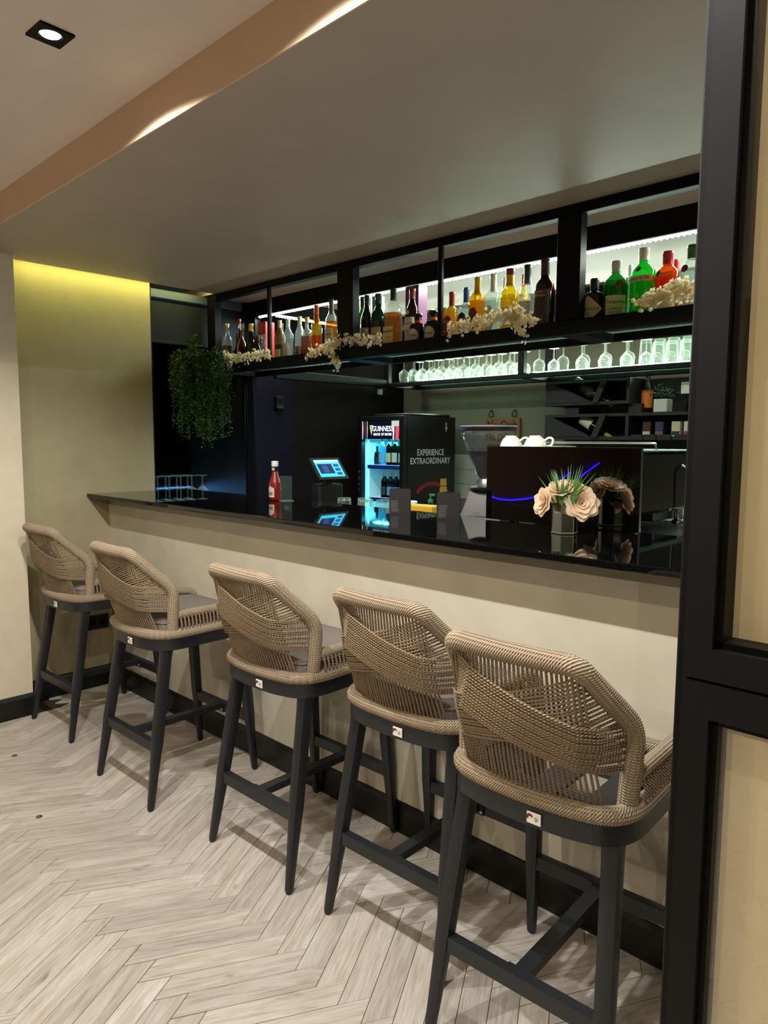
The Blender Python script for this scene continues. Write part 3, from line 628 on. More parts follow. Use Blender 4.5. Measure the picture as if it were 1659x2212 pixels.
def bottle(loc, h, d, shape, glass, liq, fill, capc, label, text=(), lab=(.12, .42), labc=(232, 222, 200), inkc=(24, 22, 20), sq=0, rz=0, span=120, band=None, seal=None, cat='bottle', name='bottle', ts=1.0, form='wrap', group='bottles on the hanging rack', neck=None):
    if group.endswith('hanging rack') and loc[1]-d/2 < 2.5435:                 # stand clear of the front beam
        d *= 1.14 if loc[0] < -2.95 and d < .07 else 1
        y = 2.5435+d/2; loc = (loc[0]*y/loc[1], y, loc[2])
    t = thing(name, label, cat, loc, rz, group); R = d/2; prof = [(r*R, z*h) for r, z in SH[shape]]
    MB().lathe(prof, 18, sq=sq).build('glass_body', glass_mat(glass), t, True)
    def rad(z):
        for (r0, z0), (r1, z1) in zip(prof, prof[1:]):
            if z0 <= z <= z1: return r0+(r1-r0)*(z-z0)/(z1-z0+1e-9)
        return prof[-1][0]
    if liq:
        pf = [(r*.9, max(.004, z)) for r, z in prof if z <= fill*h]; pf.append((rad(fill*h)*.9, fill*h)); MB().lathe(pf, 18, sq=sq).build('liquor', liquor(liq), t, True)
    zt = prof[-1][1]; rn = prof[-1][0]
    if capc == 'cork': pc = [(rn*.95, zt-.004), (rn*.95, zt+.006), (rn*1.25, zt+.006), (rn*1.3, h*1.0-.002), (rn*1.2, h)]; cc = (196, 160, 104)
    elif capc == 'stopper': pc = [(rn*.9, zt-.004), (rn*1.1, zt+.004), (rn*1.9, zt+.012), (rn*2.0, h-.006), (rn*1.2, h)]; cc = None
    elif capc == 'ball': pc = [(rn*.95, zt-.012), (rn*1.0, zt), (rn*1.35, zt+.003), (rn*1.55, zt+(h-zt)*.5), (rn*1.3, h-.003), (rn*.7, h)]; cc = (26, 22, 20)
    else: pc = [(rn*1.1, h*.82 if neck is None else h*neck), (rn*1.1, h*.935), (rn*1.16, h*.94), (rn*1.16, h-.002), (rn*1.05, h)]; cc = capc
    MB().lathe(pc, 14).build('stopper' if cc is None else 'cap', glass_mat((230, 240, 238)) if cc is None else plastic(cc), t, True)
    if band: MB().lathe([(rn*1.13, h*band[0]), (rn*1.13, h*band[1])], 14).build('neck_band', plastic(band[2]), t, True)
    def wrapfn(x, z, off=.0012):
        r = rad(z)
        if sq:
            return (x, -(r*.93+off), z)
        a_ = x/(r+off); return ((r+off)*math.sin(a_), -(r+off)*math.cos(a_), z)
    if lab:
        z0, z1 = lab[0]*h, lab[1]*h; half = (R*math.radians(span)/2) if not sq else R*.80
        m = MB(); n = 10 if not sq else 1
        if form == 'oval':
            k = 20; half = min(half, (z1-z0)*.5); pts = [(half*math.cos(2*PI*i/k), (z0+z1)/2+(z1-z0)/2*math.sin(2*PI*i/k)) for i in range(k)]
            zc, hz = (z0+z1)/2, (z1-z0)/2; xs = [half*math.cos(PI*(1-i/14)) for i in range(15)]; hs = [hz*math.sqrt(max(.0004, 1-(x/half)**2)) for x in xs]; m.add([wrapfn(x, zc-h_) for x, h_ in zip(xs, hs)]+[wrapfn(x, zc+h_) for x, h_ in zip(xs, hs)], [(i, i+1, 16+i, 15+i) for i in range(14)])
        elif form == 'diamond':
            zc, hz = (z0+z1)/2, (z1-z0)/2; xs = [half*(-1+2*i/12) for i in range(13)]; m.add([wrapfn(x, zc-hz*(1-abs(x)/half)-.0005) for x in xs]+[wrapfn(x, zc+hz*(1-abs(x)/half)+.0005) for x in xs], [(i, i+1, 14+i, 13+i) for i in range(12)])
        else:
            xs = [half*(-1+2*i/n) for i in range(n+1)]; m.add([wrapfn(x, z0) for x in xs]+[wrapfn(x, z1) for x in xs], [(i, i+1, n+2+i, n+1+i) for i in range(n)])
        lo = m.build('label', paper(labc), t)
        if text:
            m = MB(); H = (z1-z0)
            for s, fz, size in text:
                text_on(m, s, size*ts, lambda x, y: wrapfn(x, y, .0018), 0, z0+fz*H, bold=.01)
            m.build('lettering', mat('ink_%d_%d_%d' % inkc, inkc, .6), lo)
    if seal:
        a_, zf, rr, c_ = seal; z = zf*h; m = MB(); k = 14; pts = [(a_*R+rr*math.cos(2*PI*i/k), z+rr*math.sin(2*PI*i/k)) for i in range(k)]
        m.add([wrapfn(x, z_, .003) for x, z_ in pts]+[wrapfn(a_*R, z, .006)], [(i, (i+1) % k, k) for i in range(k)]); m.build('wax_seal', plastic(c_), t)
    return t
def carton(loc, w_, d, h, col, label, text=(), cat='carton', inkc=(240, 236, 230), rz=0, name='gift_carton', group='cartons on the hanging rack'):
    t = thing(name, label, cat, loc, rz, group); MB().cbox(-w_/2, w_/2, -d/2, d/2, 0, h, .002).build('carton', mat('carton_%d_%d_%d' % col, col, .45), t)
    MB().box(-w_/2+.003, w_/2-.003, -d/2+.003, d/2-.003, h, h+.0015).build('lid_flap', mat('carton_%d_%d_%d' % col, col, .45), t)
    if text:
        m = MB()
        for s, zf, size, vert in text:
            if vert: text_on(m, s, size, lambda x, y: (y, -d/2-.0006, h*zf+x))
            else: text_on(m, s, size, lambda x, y: (x, -d/2-.0006, h*zf+y))
        m.build('lettering', mat('ink_%d_%d_%d' % inkc, inkc, .6), t)
    return t
Z = GZ+.0082
AMB, DAMB, GOLD, RUM = (176, 98, 30), (96, 42, 14), (222, 164, 24), (58, 18, 12); CLR = (232, 240, 236); GRN = (62, 168, 82); DGRN = (26, 62, 34); TEAL = (28, 92, 80)
b = bottle
b((-3.845, 2.555, Z), .272, .056, 'std', CLR, DAMB, .5, 'cork', 'small whiskey bottle behind the trailing plant, first at the left end of the rack', (), (.1, .4), (150, 120, 80))
b((-3.80, 2.615, Z), .300, .046, 'std', (60, 50, 40), None, 0, (150, 34, 26), 'slim dark bottle with red neck foil at the left end', (), (.12, .4), (70, 84, 60))
b((-3.70, 2.56, Z), .262, .094, 'globe', (150, 90, 50), DAMB, .5, 'stopper', 'round dark decanter with a clear stopper at the left end', (), None)
b((-3.61, 2.565, Z), .246, .06, 'bulb', (90, 60, 36), DAMB, .55, (206, 168, 50), 'brown bottle with yellow foil neck beside the red carton', (), (.1, .3), (60, 34, 22))
carton((-3.585, 2.66, Z), .076, .07, .256, (176, 22, 20), 'bright red gift carton with white upright lettering', (('S C', .6, .03, 1),))
b((-3.553, 2.575, Z), .168, .062, 'decanter', (110, 60, 44), (60, 26, 20), .5, (70, 40, 30), 'squat brown embossed decanter in front of the red carton', (), None)
b((-3.485, 2.565, Z), .170, .07, 'decanter', CLR, DAMB, .34, 'stopper', 'squat clear decanter with a little whiskey beside the thin divider', (), None)
b((-3.485, 2.70, Z), .245, .05, 'std', CLR, AMB, .4, (40, 36, 34), 'clear dark-capped bottle behind the thin divider', (), None)
b((-3.375, 2.60, Z), .240, .062, 'std', (170, 140, 100), DAMB, .42, (206, 186, 120), 'cognac bottle with pale foil neck and gold label', (), (.08, .3), (206, 190, 130))
b((-3.298, 2.60, Z), .236, .062, 'std', CLR, None, 0, CLR, 'clear spirit bottle with a white label and black band', (), (.06, .42), (224, 220, 208), inkc=(30, 30, 30))
b((-3.235, 2.635, Z), .250, .058, 'tall', CLR, (120, 70, 34), .33, (200, 176, 124), 'clear dark-shouldered bottle with tan cap and brown label', (('Hennessy', .5, .013),), (.06, .3), (150, 110, 84), sq=0)
b((-3.14, 2.61, Z), .232, .062, 'apoth', CLR, (150, 62, 24), .55, 'cork', 'square whiskey bottle with raised ribs and cork stopper', (), (.06, .24), (150, 90, 60), sq=5)
b((-3.022, 2.58, Z), .278, .060, 'tall', (236, 206, 90), (216, 92, 18), .42, (206, 84, 22), 'bottle of orange liquor with a long orange foil neck', (), None, neck=.66)
b((-2.968, 2.64, Z), .312, .070, 'std', CLR, AMB, .62, (70, 58, 40), 'tall single malt bottle with cream label and dark gold neck', (('MACALLAN', .72, .0125), ('12', .3, .016)), (.1, .5), (214, 190, 150), neck=.74)
b((-2.865, 2.60, Z), .205, .062, 'tall', (220, 190, 40), GOLD, .5, (230, 196, 40), 'yellow-labelled bottle half behind the left thick post', (('EAGLE', .4, .013),), (.1, .55), (226, 200, 60))
# middle bay
b((-2.755, 2.67, Z), .300, .064, 'std', GRN, (20, 96, 40), .5, (30, 52, 34), 'bright green bottle with yellow label, first right of the left thick post', (), (.06, .4), (190, 196, 50))
b((-2.66, 2.61, Z), .286, .068, 'tall', (58, 66, 44), (60, 60, 30), .5, (36, 48, 34), 'dark green single malt bottle with cream label beside the bright green one', (('THE', .85, .008), ('GLENLIVET', .6, .0125), ('12', .2, .012)), (.08, .42), (214, 204, 180), seal=(0, .6, .009, (150, 140, 80)))
t = thing('gift_tube', 'pale green cylindrical gift tube behind the whiskey bottles', 'tube', (-2.705, 2.735, Z), 0, 'cartons on the hanging rack')
MB().lathe([(.034, 0), (.034, .285)], 20).build('tube_body', mat('tube_green', (120, 176, 130), .4), t, True); MB().lathe([(.0345, .27), (.0345, .3), (.031, .302)], 20).build('tube_lid', M_steel, t, True)
b((-2.568, 2.60, Z), .280, .078, 'bulb', TEAL, (26, 70, 60), .5, (22, 70, 64), 'teal green whiskey bottle with tan label', (('SINGLETON', .55, .0125),), (.1, .4), (190, 174, 130))
b((-2.446, 2.58, Z), .283, .082, 'std', CLR, (206, 128, 30), .6, (30, 26, 26), 'amber whiskey bottle with cream label and black cap', (('Glenfiddich', .7, .017), ('SINGLE MALT', .35, .007)), (.08, .36), (228, 202, 150), sq=4)
carton((-2.435, 2.735, Z), .088, .07, .315, (104, 62, 92), 'tall plum coloured gift carton behind the whiskey bottles', (('C', .6, .05, 0),), inkc=(220, 180, 90))
b((-2.358, 2.62, Z), .280, .070, 'tall', (90, 44, 20), (110, 56, 20), .55, (120, 26, 26), 'dark whiskey bottle with maroon cap and cream label numbered 15', (('THE', .92, .007), ('GLENLIVET', .76, .0125), ('15', .45, .018)), (.06, .50), (226, 216, 190), seal=(0, .58, .011, (214, 190, 110)))
b((-2.262, 2.555, Z), .150, .082, 'squat', (50, 34, 20), (70, 34, 12), .5, 'ball', 'squat dark tequila bottle with round black stopper, left of two', (('Don Julio', .5, .0125),), (.08, .5), (206, 196, 160), band=(.66, .78, (190, 60, 40)), form='oval')
b((-2.167, 2.555, Z), .153, .078, 'squat', (50, 34, 20), (70, 34, 12), .5, 'ball', 'squat dark tequila bottle with round black stopper, right of two', (('Don Julio', .5, .0125),), (.08, .5), (206, 196, 160), band=(.66, .78, (226, 150, 40)), form='oval')
b((-2.105, 2.61, Z), .226, .072, 'apoth', (240, 220, 90), (230, 180, 20), .6, (170, 44, 36), 'gold tequila bottle with red cap and round brown label', (('OLMECA', .72, .011), ('TEQUILA', .28, .011)), (.08, .52), (134, 52, 22), inkc=(232, 200, 120), form='oval', sq=4, neck=.72)
b((-2.022, 2.61, Z), .234, .072, 'apoth', CLR, (220, 232, 226), .6, (44, 84, 140), 'clear tequila bottle with blue cap and round dark label', (('OLMECA', .72, .011), ('TEQUILA', .28, .011)), (.08, .52), (44, 54, 54), inkc=(200, 206, 196), form='oval', sq=4, neck=.72)
b((-2.055, 2.725, Z), .240, .05, 'std', CLR, None, 0, (220, 220, 214), 'clear slim bottle with white cap behind the tequila bottles', (), None)
b((-1.945, 2.59, Z), .264, .072, 'std', (240, 210, 90), (222, 170, 20), .62, (214, 180, 50), 'gold tequila bottle with yellow foil neck and brown oval label', (('Jose', .72, .012), ('Cuervo', .5, .018)), (.06, .5), (112, 62, 20), inkc=(28, 18, 10), form='oval', sq=4, neck=.72)
b((-1.875, 2.61, Z), .270, .070, 'std', CLR, (214, 226, 216), .62, (206, 206, 190), 'clear tequila bottle with silver foil neck and white oval label', (('Jose', .72, .012), ('Cuervo', .5, .018)), (.06, .5), (222, 220, 206), form='oval', sq=4, neck=.72)
b((-1.895, 2.725, Z), .275, .056, 'std', CLR, None, 0, (214, 224, 236), 'clear bottle with pale blue cap behind the silver tequila bottle', (), None)
b((-1.775, 2.59, Z), .274, .080, 'bulb', (240, 224, 80), (226, 196, 30), .6, (150, 30, 26), 'yellow liqueur bottle with red cap over the blossom garland', (), (.1, .4), (226, 200, 90), band=(.74, .90, (232, 190, 30)))
b((-1.795, 2.725, Z), .275, .058, 'std', (240, 220, 60), (230, 190, 20), .6, (236, 110, 50), 'yellow bottle with orange cap behind the blossom garland', (), (.6, .7), (236, 210, 40))
b((-1.702, 2.61, Z), .282, .072, 'tall', CLR, (90, 30, 22), .3, (34, 44, 34), 'clear rum bottle with dark green foil and pale label', (), (.2, .46), (212, 216, 206), inkc=(40, 30, 26), neck=.72)
b((-1.605, 2.59, Z), .284, .082, 'bulb', (60, 24, 20), (50, 16, 12), .6, (60, 24, 22), 'dark rum bottle with maroon neck and dark label, beside the right thick post', (('Captain', .94, .012), ('Morgan', .84, .016), ('RUM', .12, .014)), (.08, .56), (58, 44, 34), inkc=(214, 180, 130), neck=.68)
b((-1.535, 2.62, Z), .262, .066, 'bulb', (214, 150, 50), (206, 120, 24), .6, (190, 140, 40), 'amber spiced rum bottle half hidden by the right thick post', (), (.08, .52), (216, 190, 140))
# right bay
b((-1.385, 2.59, Z), .174, .092, 'apoth', (26, 24, 24), None, 0, (22, 20, 20), 'squat black apothecary gin bottle with diamond label', (("HENDRICK'S", .5, .0145), ('GIN', .30, .010)), (.02, .60), (206, 190, 130), form='diamond', span=140, neck=.78)
b((-1.302, 2.60, Z), .228, .094, 'tank', GRN, (30, 150, 60), .6, (214, 214, 200), 'green gin bottle with white cap, red seal and pale label', (('Tanqueray', .72, .018), ('LONDON', .42, .012), ('DRY GIN', .27, .012)), (.04, .42), (196, 200, 140), inkc=(40, 50, 34), seal=(.25, .60, .013, (132, 30, 36)), rz=math.radians(28), neck=.82, span=100)
b((-1.305, 2.725, Z), .236, .05, 'std', (200, 232, 200), None, 0, (224, 226, 220), 'slim bottle with white cap between the two green gins', (), None)
b((-1.205, 2.62, Z), .262, .096, 'tank', (70, 206, 90), (80, 190, 80), .6, (216, 214, 196), 'taller bright green gin bottle with cream collar label', (('Tanqueray No TEN', .5, .011),), (.52, .60), (206, 196, 150), inkc=(90, 60, 40), seal=(0, .69, .010, (124, 30, 34)), neck=.83, span=130)
b((-1.110, 2.61, Z), .232, .092, 'tank', (236, 140, 60), (226, 112, 20), .6, (196, 34, 40), 'orange gin bottle with red cap over the right blossom garland', (), (.1, .4), (220, 206, 150), seal=(-.45, .66, .013, (92, 24, 24)), neck=.80)
b((-1.135, 2.745, Z), .232, .05, 'std', (230, 90, 90), (220, 60, 60), .5, (226, 60, 66), 'bottle with bright red cap behind the orange gin', (), None)
b((-1.018, 2.60, Z), .236, .092, 'tank', CLR, (226, 236, 228), .6, (48, 110, 58), 'clear gin bottle with green cap and dark red seal, at the right end', (), (.08, .36), (216, 220, 200), seal=(-.2, .64, .013, (110, 24, 32)), neck=.80)

# ---------------------------------------------------------------- glasses on the back rack
M_gl = clear('drinking_glass', (.92, .97, .93), .05, .04, .03, (.85, 1, .88), 1.5, .55)
def wine_mesh():
    # upside down: rim on the shelf, foot in the air
    return [(.030, 0), (.036, .03), (.038, .055), (.030, .075), (.012, .088), (.0045, .094), (.0038, .15), (.006, .156), (.033, .160), (.034, .1625)]
def wine(loc, label, s=1.0):
    t = thing('wine_glass', label, 'wine glass', loc, 0, 'wine glasses on the back rack')
    p = wine_mesh(); MB().lathe([(r*s, z*s) for r, z in p[:6]], 14, cap=False).build('bowl', M_gl, t, True)
    MB().lathe([(r*s, z*s) for r, z in p[5:8]], 8, cap=False).build('stem', M_gl, t, True); MB().lathe([(r*s, z*s) for r, z in p[7:]], 14).build('foot', M_gl, t, True); return t
GZ2 = BZ1+.0082
w0 = None
def wg(x, y, lab):
    global w0
    if w0 is None: w0 = wine((x, y, GZ2), lab); return w0
    return dup(w0, (x, y, GZ2), 0, lab)
LW = 'upside-down wine glass in the left bay of the back rack'; RW = 'upside-down wine glass in the right bay of the back rack'
ORD = ['first', 'second', 'third', 'fourth', 'fifth', 'sixth', 'seventh', 'eighth', 'ninth', 'tenth', 'eleventh']
for k in range(11):
    for j, y in enumerate((3.93, 4.02, 4.11)):
        x = -3.62+k*.094+random.uniform(-.008, .008)+(.03 if j == 1 else 0)
        if x < -2.63: wg(x, y+random.uniform(-.008, .008), LW+', %s in the %s row' % (ORD[k], ('front', 'middle', 'back')[j]))
wg(-2.50, 3.99, 'upside-down wine glass just right of the rack post, nearer one'); wg(-2.455, 4.09, 'upside-down wine glass just right of the rack post, farther one')
for k, (x, y) in enumerate(((-2.30, 3.94), (-2.235, 4.05), (-2.16, 3.94), (-2.09, 4.06), (-2.03, 3.96), (-1.96, 4.08), (-1.90, 3.98), (-1.845, 4.09))): wg(x, y, RW+', %s from its left' % ORD[k])
tb = None
def tumbler(loc, label, group, s=1.0):
    t = thing('tumbler', label, 'tumbler', loc, 0, group)
    MB().lathe([(.038*s, 0), (.036*s, .05*s), (.031*s, .132*s), (.029*s, .135*s)], 14, cap=False).build('glass_wall', M_gl, t, True)
    MB().lathe([(.0285*s, .122*s), (.0295*s, .135*s)], 14).build('glass_base', M_gl, t, True); return t
for k in range(6):
    for y in (3.94, 4.06):
        x = -1.78+k*.079+(.02 if y > 4 else 0)
        if tb is None: tb = tumbler((x, y, GZ2), 'upside-down tall tumbler at the right end of the back rack, first of the front row', 'tumblers on the back rack')
        else: dup(tb, (x, y, GZ2), 0, 'upside-down tall tumbler at the right end of the back rack, %s of the %s row' % (ORD[k], 'front' if y < 4 else 'back'))

# ---------------------------------------------------------------- blossom garlands draped over the front beam
M_bl = clear('blossom_petal', (.9, .84, .66), 0, .5, .97, lin((244, 232, 200)), 1.05); M_tw = mat('garland_twig', (96, 84, 40), .8); M_lf = mat('garland_leaf', (150, 150, 50), .6)
def garland(label, runs, n):
    p0 = Vector(runs[0][0]); t = thing('blossom_garland', label, 'garland', tuple(p0), 0, 'blossom garlands on the rack beam'); mb = MB(); tw = MB(); lf = MB()
    for run in runs:
        P = resample([Vector(p)-p0 for p in run], .01); tw.tube(P[::2] if len(P) > 4 else P, .0022, 5)
        for k in range(int(n*2.3*len(P)*.01/.1)):
            c = random.choice(P)+Vector((random.gauss(0, .009), -abs(random.gauss(0, .014))-.003, random.gauss(.005, .014))); R = random.uniform(.0062, .0098)
            d = Vector((random.gauss(0, .5), -1, random.gauss(.2, .5))).normalized(); e1 = d.orthogonal().normalized(); e2 = d.cross(e1); a0 = random.random()*6
            for j in range(5):
                an = a0+j*2*PI/5; q = e1*math.cos(an)+e2*math.sin(an); s = d.cross(q); b_ = c+d*.002
                mb.add([tuple(b_), tuple(b_+q*R*.55+s*R*.42+d*R*.25), tuple(b_+q*R*1.05+s*R*.22+d*R*.55), tuple(b_+q*R*1.05-s*R*.22+d*R*.5), tuple(b_+q*R*.55-s*R*.42+d*R*.22)], [(0, 1, 2, 3, 4)])
        for k in range(len(P)//3):
            c = random.choice(P)+Vector((random.gauss(0, .01), -.006, random.gauss(.004, .012))); lf.add([tuple(c), tuple(c+Vector((.006, -.003, .008))), tuple(c+Vector((.002, -.004, .02))), tuple(c+Vector((-.005, -.003, .008)))], [(0, 1, 2, 3)])
    tw.build('twig', M_tw, t, True); mb.build('blossoms', M_bl, t, True, stuff=True); lf.build('leaves', M_lf, t, stuff=True)
bt = SZ1+.006
garland('cream blossom garland at the left end of the rack beside the trailing plant', [[(-3.74, 2.482, bt+.03), (-3.62, 2.48, bt), (-3.45, 2.48, bt+.005), (-3.30, 2.485, bt+.002)], [(-3.70, 2.478, bt), (-3.69, 2.474, bt-.05)]], 27)
garland('cream blossom garland with a hanging sprig below the left thick post', [[(-2.95, 2.472, bt-.04), (-2.86, 2.47, bt-.01), (-2.72, 2.47, bt+.02), (-2.55, 2.472, bt+.015), (-2.42, 2.48, bt+.004)], [(-2.78, 2.47, bt), (-2.74, 2.468, bt-.06), (-2.70, 2.466, bt-.10)]], 25)
garland('long cream blossom garland below the yellow and silver bottles', [[(-1.99, 2.472, bt+.002), (-1.86, 2.47, bt+.015), (-1.74, 2.468, bt+.025), (-1.62, 2.465, bt+.02), (-1.56, 2.463, bt-.01)], [(-1.66, 2.465, bt+.01), (-1.61, 2.462, bt-.045)], [(-1.72, 2.466, bt+.03), (-1.63, 2.462, bt+.04)]], 33)
garland('cream blossom garland at the right end below the orange gin', [[(-1.15, 2.472, bt+.01), (-1.05, 2.468, bt+.02), (-.94, 2.47, bt+.018), (-.84, 2.476, bt+.01)], [(-1.10, 2.47, bt+.005), (-1.02, 2.466, bt+.045), (-.95, 2.468, bt+.04)]], 30)

# ---------------------------------------------------------------- trailing plant at the left end of the rack
pl = thing('trailing_plant', 'bushy green trailing plant hung at the left end of the rack', 'plant', (-3.745, 2.30, 1.86))
M_leaf = mat('fern_leaf', (64, 116, 40), .55, spec=.3); N, L, bb = nodes(M_leaf)
_g = N.new('ShaderNodeNewGeometry'); _c = N.new('ShaderNodeValToRGB'); e = _c.color_ramp.elements; e[0].color = (*lin((22, 50, 14)), 1); e[1].color = (*lin((66, 104, 36)), 1)
L.new(_g.outputs['Random Per Island'], _c.inputs[0]); L.new(_c.outputs[0], bb.inputs['Base Color'])
MB().lathe([(.05, -.04), (.075, .02), (.08, .04), (.07, .04), (.06, .0)], 16).build('basket', mat('basket_brown', (60, 42, 26), .8), pl, True)
MB().tube(fillet([(0, .07, .04), (0, .13, .10), (0, .186, .02)], .03, 5), .003, 6).build('hook', M_black, pl, True)
lf = MB(); sm = MB(); NS = 165
for k in range(NS):
    an = random.uniform(0, 2*PI); rr = random.uniform(.02, .17); x, y = math.cos(an)*rr*1.15, math.sin(an)*rr*.75
    Lh = random.uniform(.22, .5)*(1.15-.9*max(0, rr-.06)); out = random.uniform(.03, .13)
    if k < 18: an = random.uniform(-.6, 3.4); Lh = random.uniform(.48, .6); x, y = random.choice((-.07, .06, .12))+random.gauss(0, .02), random.uniform(-.05, .05); out = .02
    up = random.uniform(.04, .12); P = []
    for j in range(12):
        q = j/11; P.append(Vector((x*.6+math.cos(an)*out*min(1, q*2.2)*1.3+math.sin(q*9+k)*.006, y*.6+math.sin(an)*out*min(1, q*2.2)*.7, up*math.sin(min(1, q*3)*PI/2)*1.0+.03-Lh*q**1.2)))
    sm.tube(P[::2], .0009, 3)
    for p, q_ in zip(P, P[1:]):
        for j in range(9):
            c = p+(q_-p)*random.random()+Vector((random.gauss(0, .008), random.gauss(0, .008), 0)); d = Vector((random.gauss(0, 1), random.gauss(0, 1), random.gauss(-.2, .6))).normalized(); s_ = d.cross(Vector((random.gauss(0, 1), random.gauss(0, 1), 1))).normalized(); Ln = random.uniform(.010, .019); W_ = Ln*.36
            lf.add([tuple(c), tuple(c+d*Ln*.5+s_*W_), tuple(c+d*Ln), tuple(c+d*Ln*.5-s_*W_)], [(0, 1, 2, 3)])
for k in range(5):
    P = [Vector((-.05+.02*k-j*.012, -.02, .06+.018*j+.01*k)) for j in range(5)]; sm.tube(P, .001, 3)
    for p in P:
        for j in range(7):
            d = Vector((random.gauss(0, 1), random.gauss(0, 1), random.gauss(.3, .7))).normalized(); s_ = d.orthogonal().normalized(); Ln = .017; lf.add([tuple(p), tuple(p+d*Ln*.5+s_*.006), tuple(p+d*Ln), tuple(p+d*Ln*.5-s_*.006)], [(0, 1, 2, 3)])
lf.build('foliage', M_leaf, pl, stuff=True); sm.build('stems', mat('plant_stem', (56, 76, 30), .7), pl, stuff=True)
# ---------------------------------------------------------------- things on and behind the counter
CZ = 1.1152; WZ = .9802
# ketchup
t = thing('ketchup_bottle', 'red glass ketchup bottle with white cap standing on the counter', 'bottle', (-2.892, 2.19, CZ))
MB().lathe([(.028, 0), (.031, .004), (.031, .085), (.028, .10), (.020, .125), (.0145, .15), (.0135, .178)], 16, sq=0).build('glass_body', clear('ketchup_glass', (.9, .9, .9), .03, .03), t, True)
MB().lathe([(.028, .003), (.0295, .006), (.0295, .085), (.0265, .10), (.0185, .125), (.013, .146)], 16).build('ketchup', mat('ketchup_red', (140, 14, 10), .35), t, True)
MB().lathe([(.0165, .172), (.0175, .174), (.0175, .196), (.0165, .199)], 16).build('cap', M_white, t, True)
fnk = lambda r: (lambda x, z, o=.0006: ((r+o)*math.sin(x/r), -(r+o)*math.cos(x/r), z))
f_ = fnk(.0318); m = MB(); xs = [-.024+.048*i/8 for i in range(9)]; m.add([f_(x, .018) for x in xs]+[f_(x, .062+.010*(1-(x/.024)**2)) for x in xs], [(i, i+1, 10+i, 9+i) for i in range(8)])
lb = m.build('label', paper((196, 182, 160)), t); m = MB(); xs2 = [-.016+.032*i/6 for i in range(7)]; m.add([f_(x, .028, .0012) for x in xs2]+[f_(x, .044, .0012) for x in xs2], [(i, i+1, 8+i, 7+i) for i in range(6)]); m.build('label_panel', paper((120, 112, 98)), lb)
f_ = fnk(.0152); m = MB(); m.add([f_(x/2.2, .152) for x in xs]+[f_(x/2.2, .166) for x in xs], [(i, i+1, 10+i, 9+i) for i in range(8)]); m.build('neck_label', paper((196, 182, 160)), t)
# clear acrylic card holder beside the ketchup
t = thing('acrylic_stand', 'small clear acrylic card stand just right of the ketchup bottle', 'stand', (-2.835, 2.215, CZ), math.radians(75))
MB().cbox(-.03, .03, -.0015, .0015, 0, .125, .0006).build('upright', M_gl, t); MB().cbox(-.03, .03, -.03, .03, 0, .003, .0008).build('foot', M_gl, t)
# two folded menu cards
def menu(loc, rz, label, w_=.088, h=.105):
    t = thing('menu_stand', label, 'menu', loc, rz, 'folded drinks menus on the counter'); m = MB(); th = .0015
    A, B, C_ = Vector((-w_/2, -.02, 0)), Vector((w_/2, -.02, 0)), Vector((0, .045, 0)); mm_ = mat('menu_brown', (22, 17, 19), .5)
    for p, q in ((A, B), (B, C_), (C_, A)):
        d = (q-p).normalized(); nn = Vector((d.y, -d.x, 0)); MB().prism([tuple((p+nn*th).to_2d()), tuple(p.to_2d()), tuple(q.to_2d()), tuple((q+nn*th).to_2d())][::-1], 0, h).build('panel', mm_, t)
    m = MB()
    for k in range(14):
        z = .055-k*.0034; x1 = -.008+random.uniform(-.006, .004); m.add([(-.038, -.0218, z), (x1, -.0218, z), (x1, -.0218, z+.0012), (-.038, -.0218, z+.0012)], [(0, 1, 2, 3)])
    m.build('small_print', mat('menu_print', (96, 90, 90), .6), t, stuff=True)
    return t
menu((-2.015, 2.175, CZ), math.radians(38), 'dark brown folded drinks menu standing in front of the fridge door'); menu((-1.738, 2.15, CZ), math.radians(40), 'dark brown folded drinks menu beside the coffee grinder')
# stand carrying grinder and coffee machine, level with the counter
ms = thing('machine_stand', 'black cabinet carrying the coffee machine behind the counter', 'cabinet', (-1.36, 2.60, 0))
MB().cbox(-.5, .56, -.278, .3, .985, 1.1142, .004).build('top_box', M_dark, ms)
# coffee grinder
t = thing('coffee_grinder', 'coffee grinder with a clear bean hopper beside the coffee machine', 'coffee grinder', (-1.735, 2.40, CZ), math.radians(14))
m_gr = mat('grinder_silver', (88, 87, 86), .45, .6)
m = MB(); bx = [(-.085, -.075), (.085, -.075), (.085, .085), (-.085, .085)]; tx = [(-.058, -.05), (.075, -.05), (.075, .07), (-.058, .07)]
m.add([(x, y, 0) for x, y in bx]+[(x, y, .098) for x, y in tx], [(3, 2, 1, 0), (4, 5, 6, 7), (0, 1, 5, 4), (1, 2, 6, 5), (2, 3, 7, 6), (3, 0, 4, 7)]); m.build('body', m_gr, t)
m = MB()
for k in range(9): m.box(.079-k*.0005, .083-k*.0005, -.03, .03, .018+k*.007, .0205+k*.007)
m.build('vent_slots', M_dark, t, stuff=True)
MB().lathe([(.072, .099), (.074, .102), (.074, .114), (.070, .117)], 24).build('adjusting_disc', M_dark, t, True); MB().lathe([(.046, .117), (.046, .138), (.04, .15)], 20).build('collar', M_steel, t, True)
MB().lathe([(.036, .15), (.046, .165), (.102, .31), (.111, .325), (.111, .352)], 28, cap=False).build('hopper', clear('hopper_clear', (.86, .9, .92), .05, .03, .05, (.8, .85, .9)), t, True)
MB().lathe([(.112, .345), (.114, .348), (.114, .362), (.106, .368), (.02, .371)], 28).build('lid', M_dark, t, True); MB().lathe([(.1145, .3615), (.1155, .3635), (.1145, .3655)], 28, cap=False).build('lid_rim', mat('grey_rim', (170, 166, 160), .4), t, True)
MB().lathe([(.034, .152), (.044, .166), (.085, .264), (.05, .268)], 24).build('bean_bed', mat('coffee_dark', (18, 12, 9), .7), t, True)
